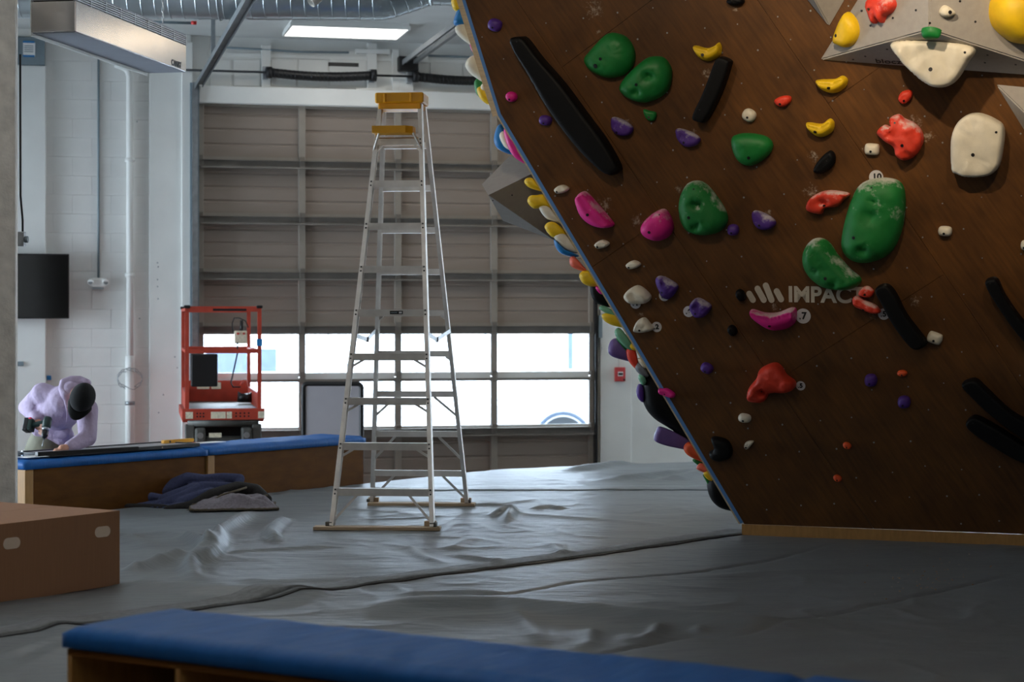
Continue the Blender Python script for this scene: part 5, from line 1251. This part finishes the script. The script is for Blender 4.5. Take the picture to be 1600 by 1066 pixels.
hold('big cream boulder hold on the underside of the volume', 'white', [(1396,67),(1420,61),(1480,63),(1515,68),(1527,78),(1515,95),(1500,120),(1485,133),(1465,135),(1445,126),(1422,105),(1402,82)], .17, [(1440,86),(1490,90)], 'plate', .08, [(1460,106,.010),(1513,80,.006)], PB)
hold('small white foothold on the right face of the volume', 'white', [(1467,20),(1470,12),(1477,8),(1490,17),(1491,23),(1481,27),(1472,26)], .05, None, 'dome', .05, [(1480,19,.009)], PR)
# blacks
hold('long black tapered beam crossing the upper left of the wall', 'black', [(804,60),(815,57),(827,60),(850,90),(885,130),(922,180),(950,218),(972,258),(968,268),(958,272),(935,257),(900,220),(860,165),(830,112),(810,78)], .12, [(820,75),(860,125),(905,190),(955,255)], 'plate', 0, [(817,64,.004),(885,189,.005)])
hold('black bar below the topmost banana jug', 'black_ch', [(1120,98),(1128,88),(1143,93),(1144,103),(1130,145),(1108,186),(1098,190),(1086,182),(1100,150),(1112,120)], .10, [(1132,102),(1117,140),(1098,180)], 'plate', 0)
hold('small black chalky wedge hold', 'black_ch', [(1272,265),(1280,250),(1297,235),(1306,243),(1303,258),(1288,270),(1276,270)], .06, [(1280,262),(1297,245)], 'rock', .12)
hold('black bar beside the number five tag', 'black_ch', [(1370,452),(1377,444),(1390,444),(1403,460),(1418,490),(1448,530),(1445,540),(1432,543),(1418,532),(1395,500),(1380,472)], .10, [(1383,455),(1408,495),(1435,532)], 'plate', 0)
hold('black bar running out of the right edge', 'black_ch', [(1541,440),(1548,433),(1560,435),(1572,460),(1600,500),(1620,520),(1620,545),(1598,527),(1570,490),(1552,462)], .10, [(1552,445),(1580,485),(1612,528)], 'plate', 0, [(1550,439,.004)])
hold('upper of two black bars at the lower right', 'black', [(1505,600),(1513,592),(1527,591),(1545,607),(1580,640),(1620,665),(1620,690),(1590,675),(1550,645),(1525,622)], .10, [(1517,602),(1560,638),(1612,675)], 'plate', 0, [(1509,603,.004)])
hold('lower of two black bars at the lower right', 'black', [(1511,660),(1518,650),(1530,649),(1560,665),(1600,690),(1620,700),(1620,722),(1590,715),(1555,695),(1525,675)], .10, [(1522,660),(1565,685),(1612,711)], 'plate', 0, [(1523,656,.004)])
hold('black crescent hold near the bottom left of the wall', 'black', [(1112,684),(1122,682),(1138,688),(1145,702),(1142,714),(1128,720),(1113,716),(1109,706),(1117,700)], .07, [(1124,693),(1131,703),(1122,711)], 'dome', 0)
for x, y, rx, ry, rot, lab in ((1158,461,7,10,-25,'small black knob left of the white logo bars'),(1145,516,7,9,-25,'small black knob below the logo'),(1150,2,14,7,0,'black knob at the top edge of the photo')):
    hold(lab, 'black', ellipse(x, y, rx, ry, rot), .05, None, 'rock', .1)
# ------------------------------------------------------------------ grade tags and the painted logo
def gtag(px, py, s, r, label, vis=0):
    p = wp(px, py, .0015); mw = CM.copy(); mw.translation = p
    t = empty('grade_tag', mw, label, 'number tag', 'round number tags')
    n = 24; MB().prism([(r*math.cos(2*math.pi*k/n), r*math.sin(2*math.pi*k/n)) for k in range(n)], lambda u, v, d: (u, d, v), -.001, .001).build('disc', 'tag', t)
    s = s.lstrip('.v'); text(s, 'numeral', 'ink', t, Matrix.Translation((r*.12, -.0022, 0)) @ TXT, r*1.3, .0022, .0004); text('v', 'grade_letter', 'ink', t, Matrix.Translation((-r*(.42 if len(s) == 1 else .72), -.0022, -r*.32)) @ TXT, r*.5, .001, .0004)
gtag(1369,277,'.10',.044,'round white tag reading 10 above the biggest green hold'); gtag(1255,494,'v7',.048,'round white tag reading 7 beside the pink smile jug')
gtag(1381,491,'.5',.036,'round white tag reading 5 beside the black bar'); gtag(1251,603,'.5',.030,'round white tag reading 5 beside the big red jug')
gtag(1076,487,'.6',.036,'round white tag reading 6 beside the split purple hold'); gtag(1026,511,'.2',.034,'round white tag reading 2 beside the twisted white hold')
gtag(993,474,'.4',.036,'round white tag reading 4 under the wrinkled white hold'); gtag(1038,462,'.1',.036,'round white tag half hidden under the upper split purple hold')
mw = CM.copy(); mw.translation = wp(1165,472,.0012); lg = empty('wall_logo', mw, 'cream hand shaped logo and IMPACT lettering painted on the wall', 'logo'); lgi = lg.matrix_world.inverted()
for xt, yt, xb, yb in ((1170,458,1177,470),(1183,450,1194,470),(1196,445,1206,470),(1213,454,1221,469)):
    a, b = lgi @ wp(xt,yt,.0012), lgi @ wp(xb,yb,.0012); a = Vector((a.x,a.z)); b = Vector((b.x,b.z)); d = (a-b).normalized(); r = .0195; n_ = Vector((-d.y,d.x)); pl_ = []
    a0 = a - d*r*.3; b0 = b + d*r*.3
    for i in range(9): t = math.pi*i/8; pl_.append(tuple(a0 + n_*r*math.cos(t) + d*r*math.sin(t)))
    for i in range(9): t = math.pi*i/8; pl_.append(tuple(b0 - n_*r*math.cos(t) - d*r*math.sin(t)))
    MB().prism(pl_, lambda u, v, d_: (u, d_, v), -.0006, .0008).build('finger_bar', 'logo', lg)
a, b = lgi @ wp(1231,461,.0012), lgi @ wp(1360,463,.0012)
ang = math.atan2(b.z-a.z, b.x-a.x)
tx = text('IMPACT', 'lettering', 'logo', lg, Matrix.Translation((a.x, -.0006, a.z)) @ Matrix.Rotation(-ang, 4, 'Y') @ TXT, .138, .0045, .0004, 'LEFT')
# ------------------------------------------------------------------ holds on the hidden side face, seen in profile past the edge
def blob(label, col, outline, depth, thick, prof='dome', rough=.0, group='holds on the far side of the edge'):
    D0 = (CM @ pw(outline[len(outline)//2][0], outline[len(outline)//2][1])).y + depth; HN[0] += 1; sd_ = HN[0]*1.7
    pts = smooth([((x-800)/F*D0, CZ+(HY-y)/F*D0) for x, y in outline], 4); c = sum(pts, Vector((0,0)))/len(pts); n = len(pts)
    v = []; f = []
    half = [(1,0.0),(.985,.25),(.93,.5),(.82,.72),(.62,.9),(.35,.985),(.1,1),(0,1)] if prof == 'dome' else [(1,0),(1,.5),(.97,.8),(.9,.96),(.75,1),(.3,1),(0,1)]
    rows = [(s_, -t) for s_, t in half[::-1]] + half[1:]
    for s_, t in rows:
        for p in pts:
            q = c + (p-c)*s_; z = t*thick
            if rough: k_ = 1+rough*noise.noise(Vector((q.x*14, q.y*14, t+sd_))); q = c+(q-c)*k_
            v.append((q.x-c.x, z, q.y-c.y))
    for i in range(len(rows)-1):
        for j in range(n): f.append((i*n+j, i*n+(j+1) % n, (i+1)*n+(j+1) % n, (i+1)*n+j))
    o = MB().add(v, f, True).build('climbing_hold', HM[col]); o.location = (c.x, D0, c.y)
    return tag(o, label, 'climbing hold', group)
blob('yellow hold at the very top of the wall edge', 'yellow', [(706,-6),(722,-8),(730,10),(716,18),(707,12)], .14, .06)
blob('blue hold under the topmost yellow one on the edge', 'blue', [(709,38),(712,22),(722,4),(740,10),(745,44),(725,42)], .17, .07)
blob('white lobed hold near the top of the edge', 'white_ch', [(711,44),(720,36),(735,38),(752,70),(748,78),(732,68),(716,56)], .14, .06, 'dome', .08)
blob('small pink hold between the two white ones on the edge', 'pink', [(734,70),(742,72),(755,85),(750,92),(740,84)], .13, .03)
blob('large pale grey white hold on the edge', 'white_ch', [(727,103),(731,92),(742,87),(756,95),(772,130),(765,134),(746,123),(734,114)], .14, .08)
blob('green hold behind the yellow one on the edge', 'green', [(741,128),(752,122),(772,140),(770,165),(757,158),(744,146)], .22, .05)
blob('yellow cup hold above the kink of the edge', 'yellow', [(745,140),(752,135),(765,136),(778,160),(770,167),(752,156)], .12, .05)
blob('tiny white knob on the yellow cup of the edge', 'white', ellipse(757,136,6,6), .06, .03)
blob('blue hold below the kink of the edge', 'blue', [(772,222),(774,205),(782,194),(800,205),(815,240),(800,242),(780,234)], .20, .06)
blob('white chalky hold between blue and pink on the edge', 'white_ch', [(781,212),(788,206),(802,220),(812,240),(800,236),(787,228)], .13, .05, 'dome', .1)
blob('long pink hold along the edge', 'pink', [(787,204),(794,200),(812,222),(832,258),(822,257),(804,246),(793,228)], .09, .05)
gv = [P(753,288,13.20), P(796,244,13.45), P(763,305,13.05), P(842,266,13.10), P(866,376,13.50), P(786,345,13.40), P(900,330,13.6), P(850,262,13.6)]
cvo = sum(gv, Vector())/8; bm = bmesh.new()
for p in gv: bm.verts.new(p-cvo)
bmesh.ops.convex_hull(bm, input=bm.verts[:]); bmesh.ops.recalc_face_normals(bm, faces=bm.faces)
me = bpy.data.meshes.new('grey_volume'); bm.to_mesh(me); bm.free()
o = tag(link('grey_volume', me, 'vol_grey'), 'grey wedge volume jutting left past the wall edge', 'climbing volume', 'grey plywood volumes'); o.location = cvo
for x, y in ((770,313),(790,320),(800,305),(833,345),(818,332),(842,352)): MB().ell(P(x,y,13.05+.0087*(y-305)*.9)-cvo, .006, .004, .006, nu=8, nv=6).build('bolt_hole', 'black', o)
for i, (ol, col, lab) in enumerate((([(819,284),(824,278),(834,280),(850,298),(838,297),(825,292)],'yellow','upper yellow nub over the grey wedge'),
    ([(824,315),(828,306),(838,305),(852,305),(866,325),(850,324),(834,326)],'yellow','lower yellow nub over the grey wedge'),
    ([(842,325),(846,320),(856,322),(872,338),(885,352),(866,346),(852,340)],'white','pale two lobed hold on the edge'),
    ([(851,356),(856,348),(868,348),(886,365),(878,372),(862,370)],'yellow','yellow hold between two pale ones on the edge'),
    ([(865,370),(872,362),(886,368),(905,392),(898,396),(880,388)],'white_ch','pale chalky hold above the blue curve'),
    ([(866,374),(874,385),(890,394),(905,400),(895,402),(876,396),(867,384)],'blue','blue curved hold on the edge'),
    ([(890,405),(896,400),(910,414),(918,424),(904,422),(892,416)],'salmon','salmon red hold on the edge'),
    ([(905,430),(912,423),(924,425),(938,445),(924,448),(910,442)],'yellow','yellow ring hold below the salmon one'),
    ([(922,455),(926,442),(940,446),(962,478),(950,480),(930,472)],'black','black hold behind the yellow ring'),
    ([(930,450),(936,447),(946,458),(938,460)],'pink','tiny pink hold on the edge by the black one'),
    ([(936,482),(944,478),(962,488),(972,500),(955,494)],'mint','pale green sliver hold on the edge'),
    ([(940,493),(950,489),(965,493),(980,511),(962,510),(946,503)],'yellow','long yellow hold lower on the edge'),
    ([(960,520),(966,512),(976,520),(992,545),(984,548),(968,534)],'mint','pale green chalky hold on the edge'),
    ([(962,530),(970,532),(986,548),(990,556),(978,550)],'green','green hold below the pale green one'),
    ([(950,548),(954,533),(964,529),(978,540),(992,565),(975,563),(956,557)],'lilac','purple block hold over the fire alarm'),
    ([(978,548),(984,540),(993,546),(998,578),(990,574),(981,562)],'red','red orange drop hold on the edge'),
    ([(982,540),(988,535),(996,542),(994,548),(986,546)],'yellow','tiny yellow hold above the red drop'),
    ([(996,562),(1004,560),(1012,572),(1004,576)],'white','tiny white hold beside the red drop'),
    ([(992,572),(1000,566),(1014,585),(1008,590),(996,582)],'grey','dark grey hold above the big black one'),
    ([(997,590),(1003,582),(1010,596),(1004,602)],'mint','tiny pale green hold above the big black one'),
    ([(994,612),(998,600),(1006,606),(1006,628),(998,624)],'purple','thin purple hold peeking behind the big black one'),
    )):
    blob(lab, col, ol, .13 if col in ('black','lilac','green','purple') else .09, .05)
blob('huge black rounded hold low on the edge', 'black', [(1001,600),(1004,578),(1014,566),(1040,600),(1085,692),(1078,694),(1050,672),(1022,654),(1006,632)], .22, .14)
blob('purple slab hold below the huge black one', 'lilac', [(1022,684),(1026,672),(1033,667),(1060,678),(1090,694),(1086,704),(1048,698),(1026,691)], .20, .07, 'plate')
blob('orange lobed hold below the purple slab', 'orange', [(1068,700),(1073,691),(1082,694),(1102,722),(1092,720),(1074,711)], .09, .045, 'dome', .1)
blob('small green hold low on the edge', 'green', [(1082,720),(1090,716),(1106,728),(1096,730)], .12, .03)
blob('small salmon hold low on the edge', 'salmon', [(1088,732),(1094,724),(1104,728),(1110,740),(1098,738)], .08, .03)
blob('small yellow hold low on the edge', 'yellow', [(1099,740),(1105,735),(1114,744),(1112,752),(1104,748)], .07, .025)
blob('tiny green hold above the lowest black one', 'green', [(1098,742),(1106,746),(1118,756),(1108,760),(1103,752)], .12, .025)
blob('lowest black rounded hold on the edge', 'black', [(1105,762),(1107,750),(1116,742),(1130,762),(1150,796),(1128,795),(1112,782)], .14, .09)
